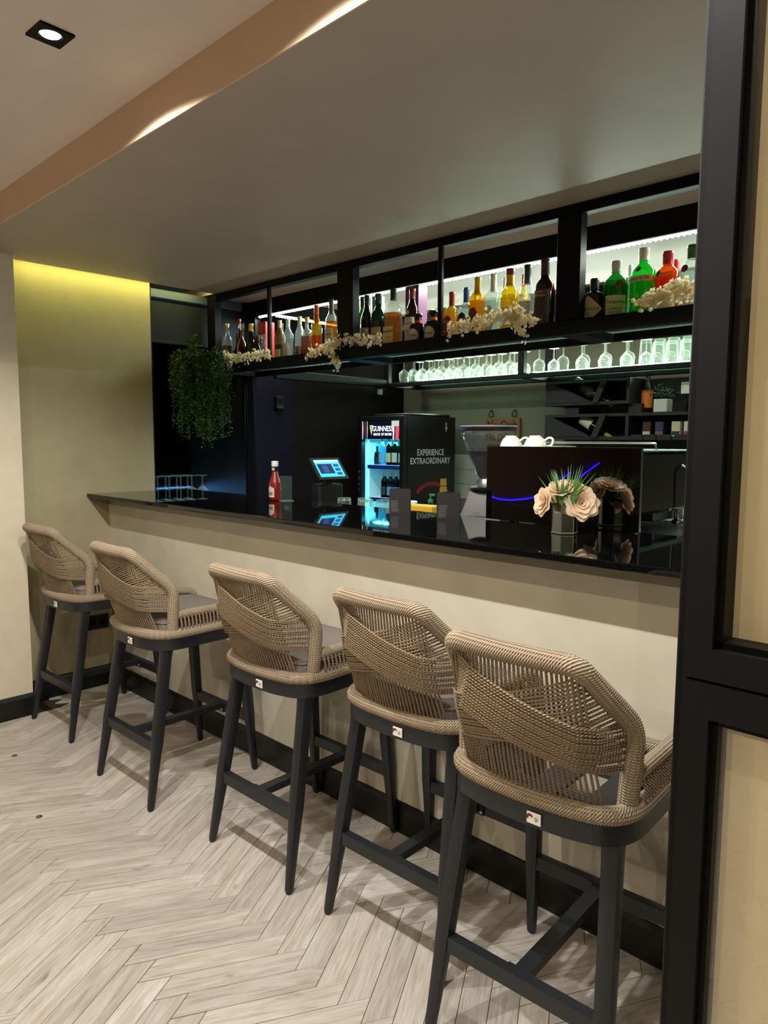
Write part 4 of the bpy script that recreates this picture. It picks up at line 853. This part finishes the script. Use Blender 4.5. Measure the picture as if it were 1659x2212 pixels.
m = MB()
for k in range(150):
    r, an = .083*math.sqrt(random.random()), random.uniform(0, 2*PI); c = Vector((r*math.cos(an), r*math.sin(an), .266+.006*random.random())); bm_ = [(c.x+.005*math.cos(q), c.y+.0035*math.sin(q), c.z+.002) for q in (0, 1.57, 3.14, 4.71)]
    m.add(bm_+[(c.x, c.y, c.z+.005)], [(0, 1, 4), (1, 2, 4), (2, 3, 4), (3, 0, 4)])
m.build('beans', mat('coffee_bean', (30, 18, 12), .5), t, stuff=True)
# espresso machine
em = thing('espresso_machine', 'wide black espresso machine with a mirror-glossy back panel and cups on top', 'coffee machine', (-1.333, 2.52, CZ))
M_mirror = mat('black_mirror_panel', (150, 146, 140), .012, 1)
MB().cbox(-.31, .31, -.255, -.247, .003, .283, .0012).build('back_panel', M_mirror, em)
MB().box(-.311, .3115, -.2562, -.246, .2825, .2845).box(.3095, .3122, -.2562, -.246, .001, .2845).build('edge_trim', M_chrome, em)
MB().cbox(-.245, .3, -.246, .22, .055, .268, .012).build('body', mat('gloss_black', (9, 9, 10), .06, coat=.5), em)
MB().cbox(-.275, .3, -.24, .24, .268, .276, .003).build('cup_tray', M_steel, em); m = MB().tube(fillet([(-.265, -.1, .276), (-.265, -.1, .30), (.29, -.1, .30), (.29, -.1, .276)], .02), .004, 6); m.build('cup_rail', M_chrome, em, True)
for x in (-.22, .27):
    for y in (-.2, .17): MB().lathe([(.022, 0), (.022, .01), (.016, .014), (.016, .056)], 12, (x, y, 0)).build('foot', M_chrome, em, True)
MB().cbox(-.25, .25, .0, .26, .015, .055, .004).build('drip_tray', M_steel, em)
for x in (-.14, .14): MB().lathe([(.032, .19), (.036, .195), (.036, .235), (.03, .24)], 16, (x, .25, -.03)).build('group_head', M_chrome, em, True)
m = MB().tube(fillet([(.302, .1, .22), (.33, .12, .2), (.335, .14, .05)], .03), .005, 6); m.build('steam_wand', M_chrome, em, True)
def cup(x, y, rz, label):
    t = thing('coffee_cup', label, 'cup', (x, y, CZ+.2762), rz, 'white cups on the coffee machine')
    MB().lathe([(.043, 0), (.044, .003), (.041, .018), (.032, .036), (.022, .045), (.022, .049), (.019, .0495)], 22).build('bowl', mat('porcelain', (236, 230, 218), .15, coat=.3), t, True)
    MB().tube(fillet([(.035, 0, .030), (.052, 0, .043), (.068, 0, .038), (.066, 0, .014), (.043, 0, .008)], .014), .0042, 7).build('handle', mat('porcelain', (236, 230, 218), .15), t, True); return t
cup(-1.573, 2.325, .35, 'upside-down white coffee cup on the coffee machine, left of two'); cup(-1.465, 2.325, .25, 'upside-down white coffee cup on the coffee machine, right of two')
t = thing('saucer', 'white saucer lying on the coffee machine beside the cups', 'saucer', (-1.36, 2.33, CZ+.2762)); MB().lathe([(.03, 0), (.034, .003), (.056, .009), (.057, .0105), (.03, .005)], 24).build('plate', mat('porcelain', (236, 230, 218), .15), t, True)
# mirrored hexagonal vase with roses and grass
VX, VY = -1.205, 2.105
t = thing('mirror_vase', 'hexagonal mirrored vase standing before the coffee machine', 'vase', (VX, VY, CZ), math.radians(-16.5))
M_mir = mat('vase_mirror', (150, 158, 160), .015, 1); M_bead = mat('vase_bead', (118, 120, 96), .3, .5); HR = .041
hexp = [(HR*math.cos(PI/3*k), HR*math.sin(PI/3*k)) for k in range(6)]
for k in range(6):
    p, q = hexp[k], hexp[(k+1) % 6]; MB().prism([p, q, (q[0]*.95, q[1]*.95), (p[0]*.95, p[1]*.95)], .006, .098).build('mirror_panel', M_mir, t)
    MB().tube([(p[0], p[1], .003), (p[0], p[1], .099)], .0018, 6).build('corner_bead', M_bead, t); MB().tube([(p[0]*1.03, p[1]*1.03, .0035), (q[0]*1.03, q[1]*1.03, .0035)], .0032, 6).build('base_bead', M_bead, t)
MB().prism([(x*.94, y*.94) for x, y in hexp], .05, .085).build('filling', mat('vase_filling', (30, 34, 20), .9), t)
M_petal = clear('rose_petal', (1, .9, .8), 0, .5, .96, lin((246, 224, 196)), 1.05)
def rose(loc, nrm, R, label):
    t = thing('rose', label, 'rose', loc, 0, 'cream roses in the mirrored vase'); n = Vector(nrm).normalized(); e1 = n.orthogonal().normalized(); e2 = n.cross(e1)
    for ring_, (cnt, rr, tilt, sz) in enumerate(((3, .10, .10, .50), (4, .20, .35, .62), (5, .32, .7, .76), (6, .45, 1.0, .86), (7, .55, 1.3, .92))):
        for k in range(cnt):
            an = 2*PI*k/cnt+ring_*.7+random.uniform(-.15, .15); q = e1*math.cos(an)+e2*math.sin(an); s = n.cross(q); up = n*math.cos(tilt)+q*math.sin(tilt); b0 = q*rr*R*.55; m = MB(); vs = []; W_ = sz*R*.62; H_ = sz*R
            for j, v in enumerate((0, .3, .6, .88, 1.04)):
                for i in range(7):
                    u = -1+i/3; wd = (.42, .82, 1.08, 1.12, .95)[j]; cur = (1-u*u)*.0; p = b0+up*(v*H_*(1-.20*u*u))+s*(u*W_*wd)-q*(abs(u)**1.6*W_*.45)+q*(max(0, v-.6)**1.5*H_*.75)+n*random.uniform(-.0013, .0013)
                    vs.append(tuple(p))
            fs = [(j*7+i, j*7+i+1, j*7+i+8, j*7+i+7) for j in range(4) for i in range(6)]; m.add(vs, fs).build('petal', M_petal, t, True)
    p0 = -n*R*.15; d_ = Vector((VX, VY, CZ+.086))-Vector(loc); MB().tube([tuple(p0), tuple(p0*2), tuple(d_)], .0017, 5).build('stem', mat('rose_stem', (44, 70, 30), .6), t)
    return t
vd = Vector((.5, -.87, 0)); rt = Vector((.72, .69, 0))
def vp(a, h, d): p = Vector((VX, VY, CZ))+rt*a+vd*d+Vector((0, 0, h)); return tuple(p)
rose(vp(.052, .100, .03), vd+rt*.25+Vector((0, 0, .25)), .043, 'large open cream rose at the front right of the mirrored vase'); rose(vp(-.068, .105, .012), vd*.35-rt*.9+Vector((0, 0, .2)), .037, 'cream rose drooping to the left of the mirrored vase')
rose(vp(-.018, .142, .0), vd*.4-rt*.1+Vector((0, 0, .9)), .037, 'cream rose standing at the top of the mirrored vase'); rose(vp(.040, .142, -.02), rt*.4+vd*.1+Vector((0, 0, .9)), .042, 'cream rose at the upper right of the mirrored vase'); rose(vp(.0, .118, -.055), -vd+Vector((0, 0, .5)), .044, 'cream rose on the mirror side of the vase')
m = MB()
for cx, cy, nb, hh in ((-.035, .02, 16, .15), (.005, .025, 16, .165), (.05, -.02, 12, .14), (-.02, -.03, 10, .14), (.025, -.045, 8, .15)):
    for k in range(nb):
        b0 = Vector((cx*.5+random.gauss(0, .005), cy*.5, .075)); tip = b0+Vector((cx*1.3+random.gauss(0, .026), cy*.6+random.gauss(0, .014), hh*random.uniform(.6, 1)-.0)); md = (b0+tip)/2+Vector((-cx*.2, 0, .01)); W_ = Vector((.0022, .0012, 0))
        loc = [b0-W_, b0+W_, md+W_*1.1, tip, md-W_*1.1]; m.add([tuple(v) for v in loc], [(0, 1, 2, 4), (4, 2, 3)])
m.build('grass_blades', mat('grass_blade', (72, 118, 48), .55), t, stuff=True)
# tablet till facing along the bar
t = thing('till_tablet', 'tilted tablet till with a bright blue screen on a black stand behind the counter', 'tablet', (-3.0, 2.615, WZ)); m = MB()
nv = Vector((.78, 0, .62)); uv_ = Vector((-.62, 0, .78)); c0 = Vector((.04, 0, .285))
def tf(y, v, o=0): p = c0+uv_*v+nv*o+Vector((0, y, 0)); return tuple(p)
def slab(mb, y0, y1, v0, v1, o0, o1): return mb.add([tf(y, v, o) for o in (o0, o1) for v in (v0, v1) for y in (y0, y1)], [(0, 2, 3, 1), (4, 5, 7, 6), (0, 1, 5, 4), (2, 6, 7, 3), (0, 4, 6, 2), (1, 3, 7, 5)])
slab(m, -.108, .108, -.073, .073, -.012, 0).build('case', M_dark, t)
sc = slab(MB(), -.089, .089, -.057, .057, 0, .0006).build('screen', mat('screen_blue', (60, 190, 235), .3, emit=(40, 185, 240), es=1.0), t)
slab(MB(), -.078, .026, -.036, .03, .0006, .0009).build('video_image', mat('screen_navy', (8, 20, 60), .4, emit=(8, 24, 80), es=.5), sc); slab(MB(), -.089, .089, .041, .057, .0006, .0008).build('page_header', mat('screen_pale', (170, 225, 240), .4, emit=(150, 225, 245), es=1), sc)
m = MB()
for k in range(3): slab(m, .038, .076, -.047+k*.028, -.028+k*.028, .0006, .0009)
slab(m, -.05, -.01, -.03, .02, .0009, .0011); m.build('thumbnail', mat('screen_mid', (20, 50, 120), .4, emit=(30, 70, 150), es=.6), sc)
MB().cbox(-.02, .06, -.09, .09, 0, .2, .012).build('till_stand', M_dark, t); MB().beam((.02, 0, .19), tf(0, 0, -.012), .05, .03, up=(1, 0, 0)).build('stand_arm', M_dark, t)
# tumblers drying on the work bench
_t2 = tumbler((-2.66, 2.45, WZ), 'upside-down tumbler on the work bench behind the counter, leftmost of four', 'tumblers on the work bench', 1.1)
for (x, y), w_ in zip(((-2.585, 2.52), (-2.51, 2.46), (-2.435, 2.5)), ('second from left', 'third from left', 'rightmost, nearest the fridge door')): dup(_t2, (x, y, WZ), 0, 'upside-down tumbler on the work bench behind the counter, '+w_)
# yellow carton, small bottles, jar
carton((-2.135, 2.47, WZ), .14, .09, .142, (206, 160, 40), 'yellow tea carton with a red emblem on the work bench', (), 'carton', rz=.1, name='tea_carton', group='supplies on the work bench')
for x, y, lab in ((-2.20, 2.585, 'small green syrup bottle with a pump, left of two'), (-2.09, 2.62, 'small green syrup bottle with a pump, right of two')):
    t = thing('pump_bottle', lab, 'bottle', (x, y, WZ), 0, 'supplies on the work bench'); MB().lathe([(.026, 0), (.028, .004), (.028, .115), (.014, .137), (.012, .15)], 14).build('glass_body', glass_mat(GRN), t, True); MB().lathe([(.026, .004), (.026, .11)], 14).build('syrup', liquor((150, 190, 40)), t, True)
    MB().lathe([(.013, .145), (.013, .159), (.004, .161), (.004, .183)], 10).cbox(-.005, .025, -.005, .005, .177, .187, .001).build('pump', mat('pump_green', (40, 110, 60), .4), t, True)
t = thing('jar', 'glass jar of yellow preserve with a white lid on the work bench', 'jar', (-2.27, 2.52, WZ), 0, 'supplies on the work bench'); MB().lathe([(.034, 0), (.036, .004), (.036, .12), (.03, .13)], 16).build('glass_wall', M_gl, t, True); MB().lathe([(.032, .005), (.032, .09)], 16).build('preserve', liquor((206, 180, 60)), t, True); MB().lathe([(.033, .128), (.034, .15), (.032, .152)], 16).build('lid', M_white, t, True)
# crumpled cloth and hose on the bench at the left
t = thing('bar_cloth', 'crumpled pale cloth on the work bench near the till', 'cloth', (-3.22, 2.5, WZ)); m = MB(); n = 12; vs = [((i/(n-1)-.5)*.22, (j/(n-1)-.5)*.14, .03+.05*random.random()*math.exp(-((i-n/2)**2+(j-n/2)**2)/20)) for j in range(n) for i in range(n)]
vs += [(x, y, 0) for x, y, z in vs]; k = n*n; fs = [(j*n+i, j*n+i+1, (j+1)*n+i+1, (j+1)*n+i) for j in range(n-1) for i in range(n-1)]; fs += [(k+a_, k+d, k+c, k+b_) for a_, b_, c, d in fs]
for i in range(n-1): fs += [(i+1, i, k+i, k+i+1), ((n-1)*n+i, (n-1)*n+i+1, k+(n-1)*n+i+1, k+(n-1)*n+i), (i*n, (i+1)*n, k+(i+1)*n, k+i*n), ((i+1)*n+n-1, i*n+n-1, k+i*n+n-1, k+(i+1)*n+n-1)]
m.add(vs, fs).build('cloth', mat('cloth_grey', (150, 150, 140), .9), t, True)
# ---------------------------------------------------------------- fridge
fg = thing('bottle_fridge', 'black glass-door bottle fridge lit cyan, with beer lettering, in the back corner', 'fridge', (-3.755, 3.59, 0)); FW, FD, FH = .455, .56, 1.59
mk = noisy(mat('fridge_black', (11, 11, 12), .35), 60, .1, .02, .0005); M_in = mat('fridge_inner', (225, 235, 238), .5)
MB().box(0, .03, .04, FD, .06, FH).box(FW-.03, FW, .04, FD, .06, FH).box(.03, FW-.03, .04, FD, FH-.04, FH).box(.03, FW-.03, FD-.03, FD, .06, FH-.04).box(.03, FW-.03, .04, FD, .06, .14).box(.02, FW-.02, .05, FD-.01, 0, .06).build('cabinet', mk, fg)
MB().box(.0305, .034, .045, FD-.035, .14, FH-.045).box(FW-.034, FW-.0305, .045, FD-.035, .14, FH-.045).box(.034, FW-.034, FD-.036, FD-.0305, .14, FH-.045).box(.034, FW-.034, .045, FD-.036, .1405, .144).build('liner', M_in, fg)
MB().cbox(.11, FW+.0, .06, FD-.06, FH, FH+.018, .006).build('top_cover', mk, fg)
m = MB().cbox(0, .04, 0, .038, .06, FH, .003).cbox(FW-.04, FW, 0, .038, .06, FH, .003).cbox(.04, FW-.04, 0, .038, .06, .12, .003).cbox(.04, FW-.04, 0, .038, FH-.03, FH, .003); dr = m.build('door_frame', mk, fg)
m = MB(); 
for k, ch in enumerate('PULL'): text_on(m, ch, .03, lambda x, y: (x, -.0006, y), .02, 1.19-k*.042)
m.build('pull_lettering', mat('ink_grey', (110, 112, 116), .5), dr)
MB().box(.04, FW-.04, .016, .02, .12, FH-.17).build('door_glass', clear('fridge_pane', (.94, .97, .97), .01, .01), fg)
hd = MB().cbox(.04, FW-.04, .008, .03, FH-.16, FH-.03, .002).build('header', mat('header_navy', (10, 14, 30), .25, emit=(10, 14, 34), es=.3), fg)
hz = FH-.098; m = MB(); text_on(m, 'GUINNESS', .052, lambda x, y: (x, .0072, y), .245, hz+.008, sx=.84, bold=.012); text_on(m, 'MADE OF MORE', .026, lambda x, y: (x, .0072, y), .245, hz-.030, sx=.95, bold=.01); m.build('header_lettering', mat('header_white', (235, 240, 245), .4, emit=(225, 235, 245), es=1.2), hd)
m = MB(); hp = [(.118, hz+.035), (.15, hz+.036), (.154, hz+.026), (.140, hz+.018), (.143, hz-.01), (.137, hz-.038), (.128, hz-.015), (.121, hz+.01)]; m.add([(x, .0072, z) for x, z in hp], [tuple(range(8))])
for k in range(4): m.tube([(.127+k*.004, .0068, hz+.022), (.135+k*.001, .0068, hz-.02)], .0006, 4)
m.build('harp_emblem', mat('harp_gold', (190, 180, 140), .4, emit=(190, 180, 140), es=.6), hd)
for x0, x1, cc, e_ in ((.043, .052, (210, 225, 240), .9), (.066, .076, (150, 40, 40), .5), (.09, .096, (230, 225, 215), .8), (.345, .36, (210, 210, 225), .8), (.37, .405, (200, 70, 90), .7)): MB().add([(x0, .0074, FH-.163), (x1-.004, .0074, FH-.163), (x1, .0074, FH-.09), (x1-.003, .0074, FH-.035), (x0, .0074, FH-.035)], [(0, 1, 2, 3, 4)]).build('header_stripe', mat('stripe_%d_%d_%d' % cc, cc, .4, emit=cc, es=e_), hd)
MB().box(.335, .405, .0055, .0073, FH-.072, FH-.034).build('sticker', M_white, hd)
# side print
m = MB(); sx = FW+.0006
text_on(m, 'EXPERIENCE', .062, lambda x, y: (sx, x, y), .285, 1.335, sx=.86, bold=.008); text_on(m, 'EXTRAORDINARY', .062, lambda x, y: (sx, x, y), .285, 1.275, sx=.86, bold=.008); m.build('side_lettering', mat('print_white', (206, 206, 204), .5), fg)
def arc(col, r0, r1, a0, a1, nm):
    m = MB(); n = 14; cy, cz = .30, .93; pts = []
    for r in (r0, r1):
        for k in range(n+1): g_ = a0+(a1-a0)*k/n; pts.append((sx+.0002, cy+r*math.cos(g_), cz+r*.85*math.sin(g_)))
    m.add(pts, [(k, k+1, n+2+k, n+1+k) for k in range(n)]).build(nm, mat('arc_%d_%d_%d' % col, col, .5), fg)
arc((120, 24, 22), .20, .235, .25, 2.4, 'red_arc'); arc((214, 184, 40), .165, .20, .1, 1.0, 'yellow_arc')
m = MB(); by = .43; pts = [(by-.05, .90), (by-.047, 1.04), (by-.036, 1.09), (by-.034, 1.145), (by+.034, 1.145), (by+.036, 1.09), (by+.047, 1.04), (by+.05, .90)]; m.add([(sx+.0005, y, z) for y, z in pts], [tuple(range(8))]); m.build('printed_bottle', mat('print_gold', (190, 160, 70), .4), fg)
m = MB(); text_on(m, 'Extra', .034, lambda x, y: (sx+.0009, by+x*.9, 1.0+y+x*.25)); m.box(sx+.0006, sx+.001, by-.036, by+.036, 1.088, 1.094).build('printed_script', mat('print_brown', (110, 50, 20), .5), fg)
m = MB(); ey, ez = .455, 1.51; k_ = 14; m.add([(sx, ey+.014*math.cos(2*PI*i/k_), ez+.016*math.sin(2*PI*i/k_)) for i in range(k_)], [tuple(range(k_))]); m.add([(sx, ey-.009, ez+.02), (sx, ey+.009, ez+.02), (sx, ey+.009, ez+.038), (sx, ey-.009, ez+.038)], [(0, 1, 2, 3)])
m.add([(sx, ey-.016, ez-.03), (sx, ey, ez-.016), (sx, ey+.016, ez-.03), (sx, ey, ez-.022)], [(0, 1, 2, 3)]); m.build('crest_emblem', mat('crest_grey', (150, 150, 140), .5), fg)
# inside: shelves, LED strip, bottles
for z in (1.245, 1.01, .78): sh = MB().cbox(.036, FW-.036, .06, FD-.04, z-.006, z, .001).build('shelf', M_in, fg); MB().cbox(.05, FW-.05, .052, .059, z-.03, z-.002, .001).build('price_rail', mat('rail_blue', (24, 48, 130), .35), sh)
ls = MB().box(.045, .056, .06, .066, .15, FH-.17).build('led_strip', mat('fridge_led', (120, 230, 255), .5, emit=(90, 225, 255), es=5), fg)
light('lamp', 'AREA', (.23, .10, FH-.18), FRIDGE_W, (.12, .75, 1), fg, shape='RECTANGLE', size=.3, size_y=.05); light('lamp', 'POINT', (.23, .11, 1.08), FRIDGE_W*.5, (.12, .75, 1), fg, shadow_soft_size=.03); light('lamp', 'POINT', (.2, .11, .86), FRIDGE_W*.4, (.12, .75, 1), fg, shadow_soft_size=.03)
fx, fy = -3.755, 3.59
def beer(x, z, h, d, gl, cc, lc, lab, shape='std'): bottle((fx+x-.045, fy+.098, z), h, d, shape, gl, None, 0, cc, lab, (), (.1, .42), lc, cat='bottle', name='beer_bottle', group='bottles in the fridge')
beer(.15, 1.2452, .135, .046, (60, 60, 70), (60, 60, 66), (30, 34, 44), 'short dark can-like bottle on the upper fridge shelf, left', 'squat'); beer(.205, 1.2452, .20, .056, (150, 220, 240), (220, 230, 236), (120, 190, 220), 'clear bottle on the upper fridge shelf, second from left'); beer(.275, 1.2452, .205, .054, (26, 60, 34), (210, 214, 206), (206, 210, 170), 'green beer bottle on the upper fridge shelf, middle'); beer(.335, 1.2452, .21, .058, (36, 70, 44), (226, 214, 220), (196, 214, 196), 'green beer bottle with pink and white label on the upper fridge shelf'); beer(.395, 1.2452, .205, .05, (60, 130, 130), (220, 230, 230), (180, 214, 220), 'pale green bottle on the upper fridge shelf, right end')
beer(.225, 1.0102, .19, .052, (40, 30, 26), (210, 210, 206), (60, 60, 60), 'brown beer bottle on the lower fridge shelf, left'); beer(.285, 1.0102, .19, .052, (24, 26, 40), (214, 214, 210), (90, 170, 220), 'dark beer bottle with blue label on the lower fridge shelf'); beer(.34, 1.0102, .19, .052, (24, 40, 90), (214, 214, 210), (90, 150, 220), 'blue beer bottle on the lower fridge shelf, third from left'); beer(.395, 1.0102, .19, .052, (24, 30, 50), (214, 214, 210), (220, 230, 236), 'dark beer bottle with white label on the lower fridge shelf, right end')
# ---------------------------------------------------------------- back wall: sign, wine rack
t = thing('wall_sign', 'brown wooden sign with black lettering hung by two rings on the back wall', 'sign', (-2.985, YB-.012, 1.5))
M_sign = noisy(mat('sign_wood', (126, 84, 44), .7), 40, .4, .2, .001, stretch=(1, 1, 6)); MB().cbox(-.15, .15, -.012, .008, -.11, .085, .003).build('board', M_sign, t); m = MB()
text_on(m, 'No Cash', .085, lambda x, y: (x, -.0126, y), 0, .032, bold=.025, sx=.85); text_on(m, 'No Drinks', .075, lambda x, y: (x, -.0126, y), 0, -.055, bold=.025, sx=.85); m.build('lettering', M_print, t)
for x in (-.1, .1): MB().tube([(x+.02*math.cos(g_*PI/7), -.006, .112+.022*math.sin(g_*PI/7)) for g_ in range(14)], .003, 6, closed=True).build('ring', M_black, t, True); MB().tube([(x, .01, .14), (x, -.012, .138), (x, -.014, .13)], .0025, 5).build('hook', M_black, t)
# wine rack
wr = thing('wine_rack', 'dark wooden wine rack with two box shelves on the back wall', 'wine rack', (-2.5, YB-.003, 0)); M_wood = noisy(mat('dark_rack_wood', (13, 11, 8), .65), 30, .35, .2, .001, stretch=(1, 1, 8))
RD = -.235
for z0, z1 in ((1.43, 1.59), (1.645, 1.80)):
    W_ = 1.2 if z0 < 1.5 else .57
    MB().box(0, W_, RD, 0, z0, z0+.02).build('board', M_wood, wr); MB().box(0, W_, RD, 0, z1-.018, z1).build('board', M_wood, wr); MB().box(0, .02, RD, 0, z0+.02, z1-.018).build('side', M_wood, wr); MB().box(.55, .57, RD, 0, z0+.02, z1-.018).build('side', M_wood, wr); MB().box(.02, W_, -.012, 0, z0+.02, z1-.018).build('back', M_wood, wr)
    MB().prism([(.02, z0+.018), (.33, z0+.018), (.06, z1-.02), (.02, z1-.02)], RD-.004, RD+.012, lambda x, y, z: (x, z, y)).build('slanted_front', M_wood, wr)
    MB().prism([(.33, z0+.01), (.37, z0+.01), (.43, z1-.01), (.39, z1-.01)], RD-.012, RD+.01, lambda x, y, z: (x, z, y)).build('slanted_batten', M_wood, wr)
MB().box(.57, 1.2, -.012, 0, 1.59, 1.80).build('back', M_wood, wr); MB().box(.13, .22, -.2, 0, 1.59, 1.645).build('spacer', M_wood, wr); MB().box(.55, .63, -.2, 0, 1.59, 1.645).build('spacer', M_wood, wr)
for x in (.62, .70, .79, .88): MB().box(x-.03, x+.04, RD-.006, RD+.006, 1.43, 1.462).build('slotted_front', M_wood, wr)
def wine_bottle(x, z, lab, lc=(196, 190, 170)):
    t = thing('wine_bottle', lab, 'bottle', (-2.5+x, YB-.16, z), 0, 'wine bottles in the rack'); mt = Matrix.Rotation(math.radians(122), 4, 'Y')
    for n_, pr, mm_ in (('glass_body', [(.034, 0), (.037, .006), (.037, .17), (.03, .2), (.015, .225), (.0135, .27)], mat('wine_glass_dark', (10, 14, 10), .08)), ('foil', [(.0145, .255), (.0145, .305), (.013, .307)], mat('foil_yellow', (170, 150, 70), .35)), ('label', [(.0376, .07), (.0376, .15)], paper(lc))):
        o = MB().lathe(pr, 16, cap=n_ != 'label').build(n_, mm_, t, True); o.matrix_local = mt
    return t
wine_bottle(.17, 1.60, 'dark wine bottle with white label tilted in the lower box of the wine rack'); wine_bottle(.17, 1.80, 'dark wine bottle tilted in the upper box of the wine rack', (60, 60, 56))
t = thing('orange_bottle', 'slim bottle with an orange label standing on the lower rack box', 'bottle', (-1.868, 4.18, 1.5902)); MB().lathe([(.03, 0), (.032, .004), (.032, .14), (.02, .17), (.014, .19), (.014, .225)], 14).build('glass_body', mat('wine_glass_dark', (10, 14, 10), .08), t, True); MB().lathe([(.0325, .03), (.0325, .135)], 14, cap=False).build('label', paper((200, 104, 30)), t, True)
t = thing('small_planter', 'square white planter with a dark green plant on the lower rack box', 'planter', (-1.745, 4.12, 1.5902)); MB().cbox(-.04, .04, -.04, .04, 0, .075, .004).build('pot', mat('planter_white', (190, 186, 176), .6), t); m = MB()
for k in range(160):
    c = Vector((random.gauss(0, .03), random.gauss(0, .03), .085+abs(random.gauss(0, .03)))); d = Vector((random.gauss(0, 1), random.gauss(0, 1), .6)).normalized(); s_ = d.orthogonal().normalized(); m.add([tuple(c), tuple(c+d*.01+s_*.005), tuple(c+d*.02), tuple(c+d*.01-s_*.005)], [(0, 1, 2, 3)])
m.build('foliage', mat('planter_leaf', (26, 48, 24), .6), t, stuff=True)
for x, c1, c2, lab in ((-1.838, (60, 24, 20), (190, 180, 150), 'small dark carton with pale bands in the right compartment of the wine rack'), (-1.762, (30, 44, 70), (120, 70, 60), 'small blue and brown carton in the right compartment of the wine rack'), (-1.665, (196, 180, 150), (24, 22, 22), 'small cream carton with a dark picture in the right compartment of the wine rack'), (-1.595, (200, 190, 180), (140, 40, 40), 'small white carton with a red band at the right end of the wine rack')):
    t = carton((x, 4.14, 1.4502), .05, .04, .085, c1, lab, (), 'carton', name='small_carton', group='cartons in the wine rack'); MB().box(-.022, .022, -.0212, -.0204, .008, .03).build('band', mat('carton_%d_%d_%d' % c2, c2, .5), t)
t = thing('tagged_bottle', 'dark bottle with a white neck tag at the right end of the rack', 'bottle', (-1.585, 4.12, 1.5902)); MB().lathe([(.03, 0), (.033, .004), (.033, .13), (.016, .17), (.014, .24)], 14).build('glass_body', mat('wine_glass_dark', (10, 14, 10), .08), t, True); MB().cbox(-.045, .0, -.036, -.034, .10, .165, .0005).build('tag', paper((210, 205, 190)), t)
# end wall socket, camera box, glasses in the window recess
t = thing('wall_socket', 'black double socket plate on the end wall behind the farthest stool', 'socket', (XL+.001, 1.725, .376)); MB().cbox(0, .01, -.066, .066, -.042, .042, .003).build('plate', M_dark, t)
for y in (-.03, .03): MB().cbox(.0095, .012, y-.018, y+.018, -.018, .018, .001).build('outlet', M_black, t)
t = thing('wall_speaker', 'small black box on the dark wall below the rack', 'speaker', (XL+.001, 3.02, 1.68)); MB().cbox(.012, .05, -.028, .028, -.05, .035, .004).build('box', M_dark, t); MB().lathe([(.016, 0), (.017, .003)], 14).build('grille', M_black, t).matrix_local = Matrix.Translation((.05, 0, 0)) @ Matrix.Rotation(PI/2, 4, 'Y')
t = thing('ceiling_camera', 'small black camera hanging under the corner of the rack', 'camera', (-3.79, 3.84, BZ0+.05)); MB().cbox(-.025, .02, -.03, .03, -.11, -.041, .006).build('body', M_dark, t); MB().tube([(0, 0, -.045), (0, 0, -.0)], .006, 6).build('mount', M_black, t)
_on = ['nearest', 'second', 'third', 'fourth', 'fifth', 'sixth', 'seventh', 'eighth', 'ninth']
for k in range(9):
    q = dup(w0, (XL-.07-.10*(k//5), 2.165+.078*(k % 5)+.03*(k//5), 1.0302), 0, 'upside-down clear wine glass lit blue on the window ledge, %s %s' % (_on[k % 5], 'in the front row' if k < 5 else 'in the back row')); q['group'] = 'glasses on the window ledge'
for x, y, lab in ((-3.33, 1.05, 'small round metal floor cap near the end wall'), (-2.71, .93, 'small round metal floor cap between the first two stools')):
    o = MB().lathe([(.0125, 0), (.0125, .0012), (.010, .0022)], 16, (x, y, .0003)).build('floor_cap', M_steel, None, True); tag(o, lab, 'floor cap', 'floor caps')
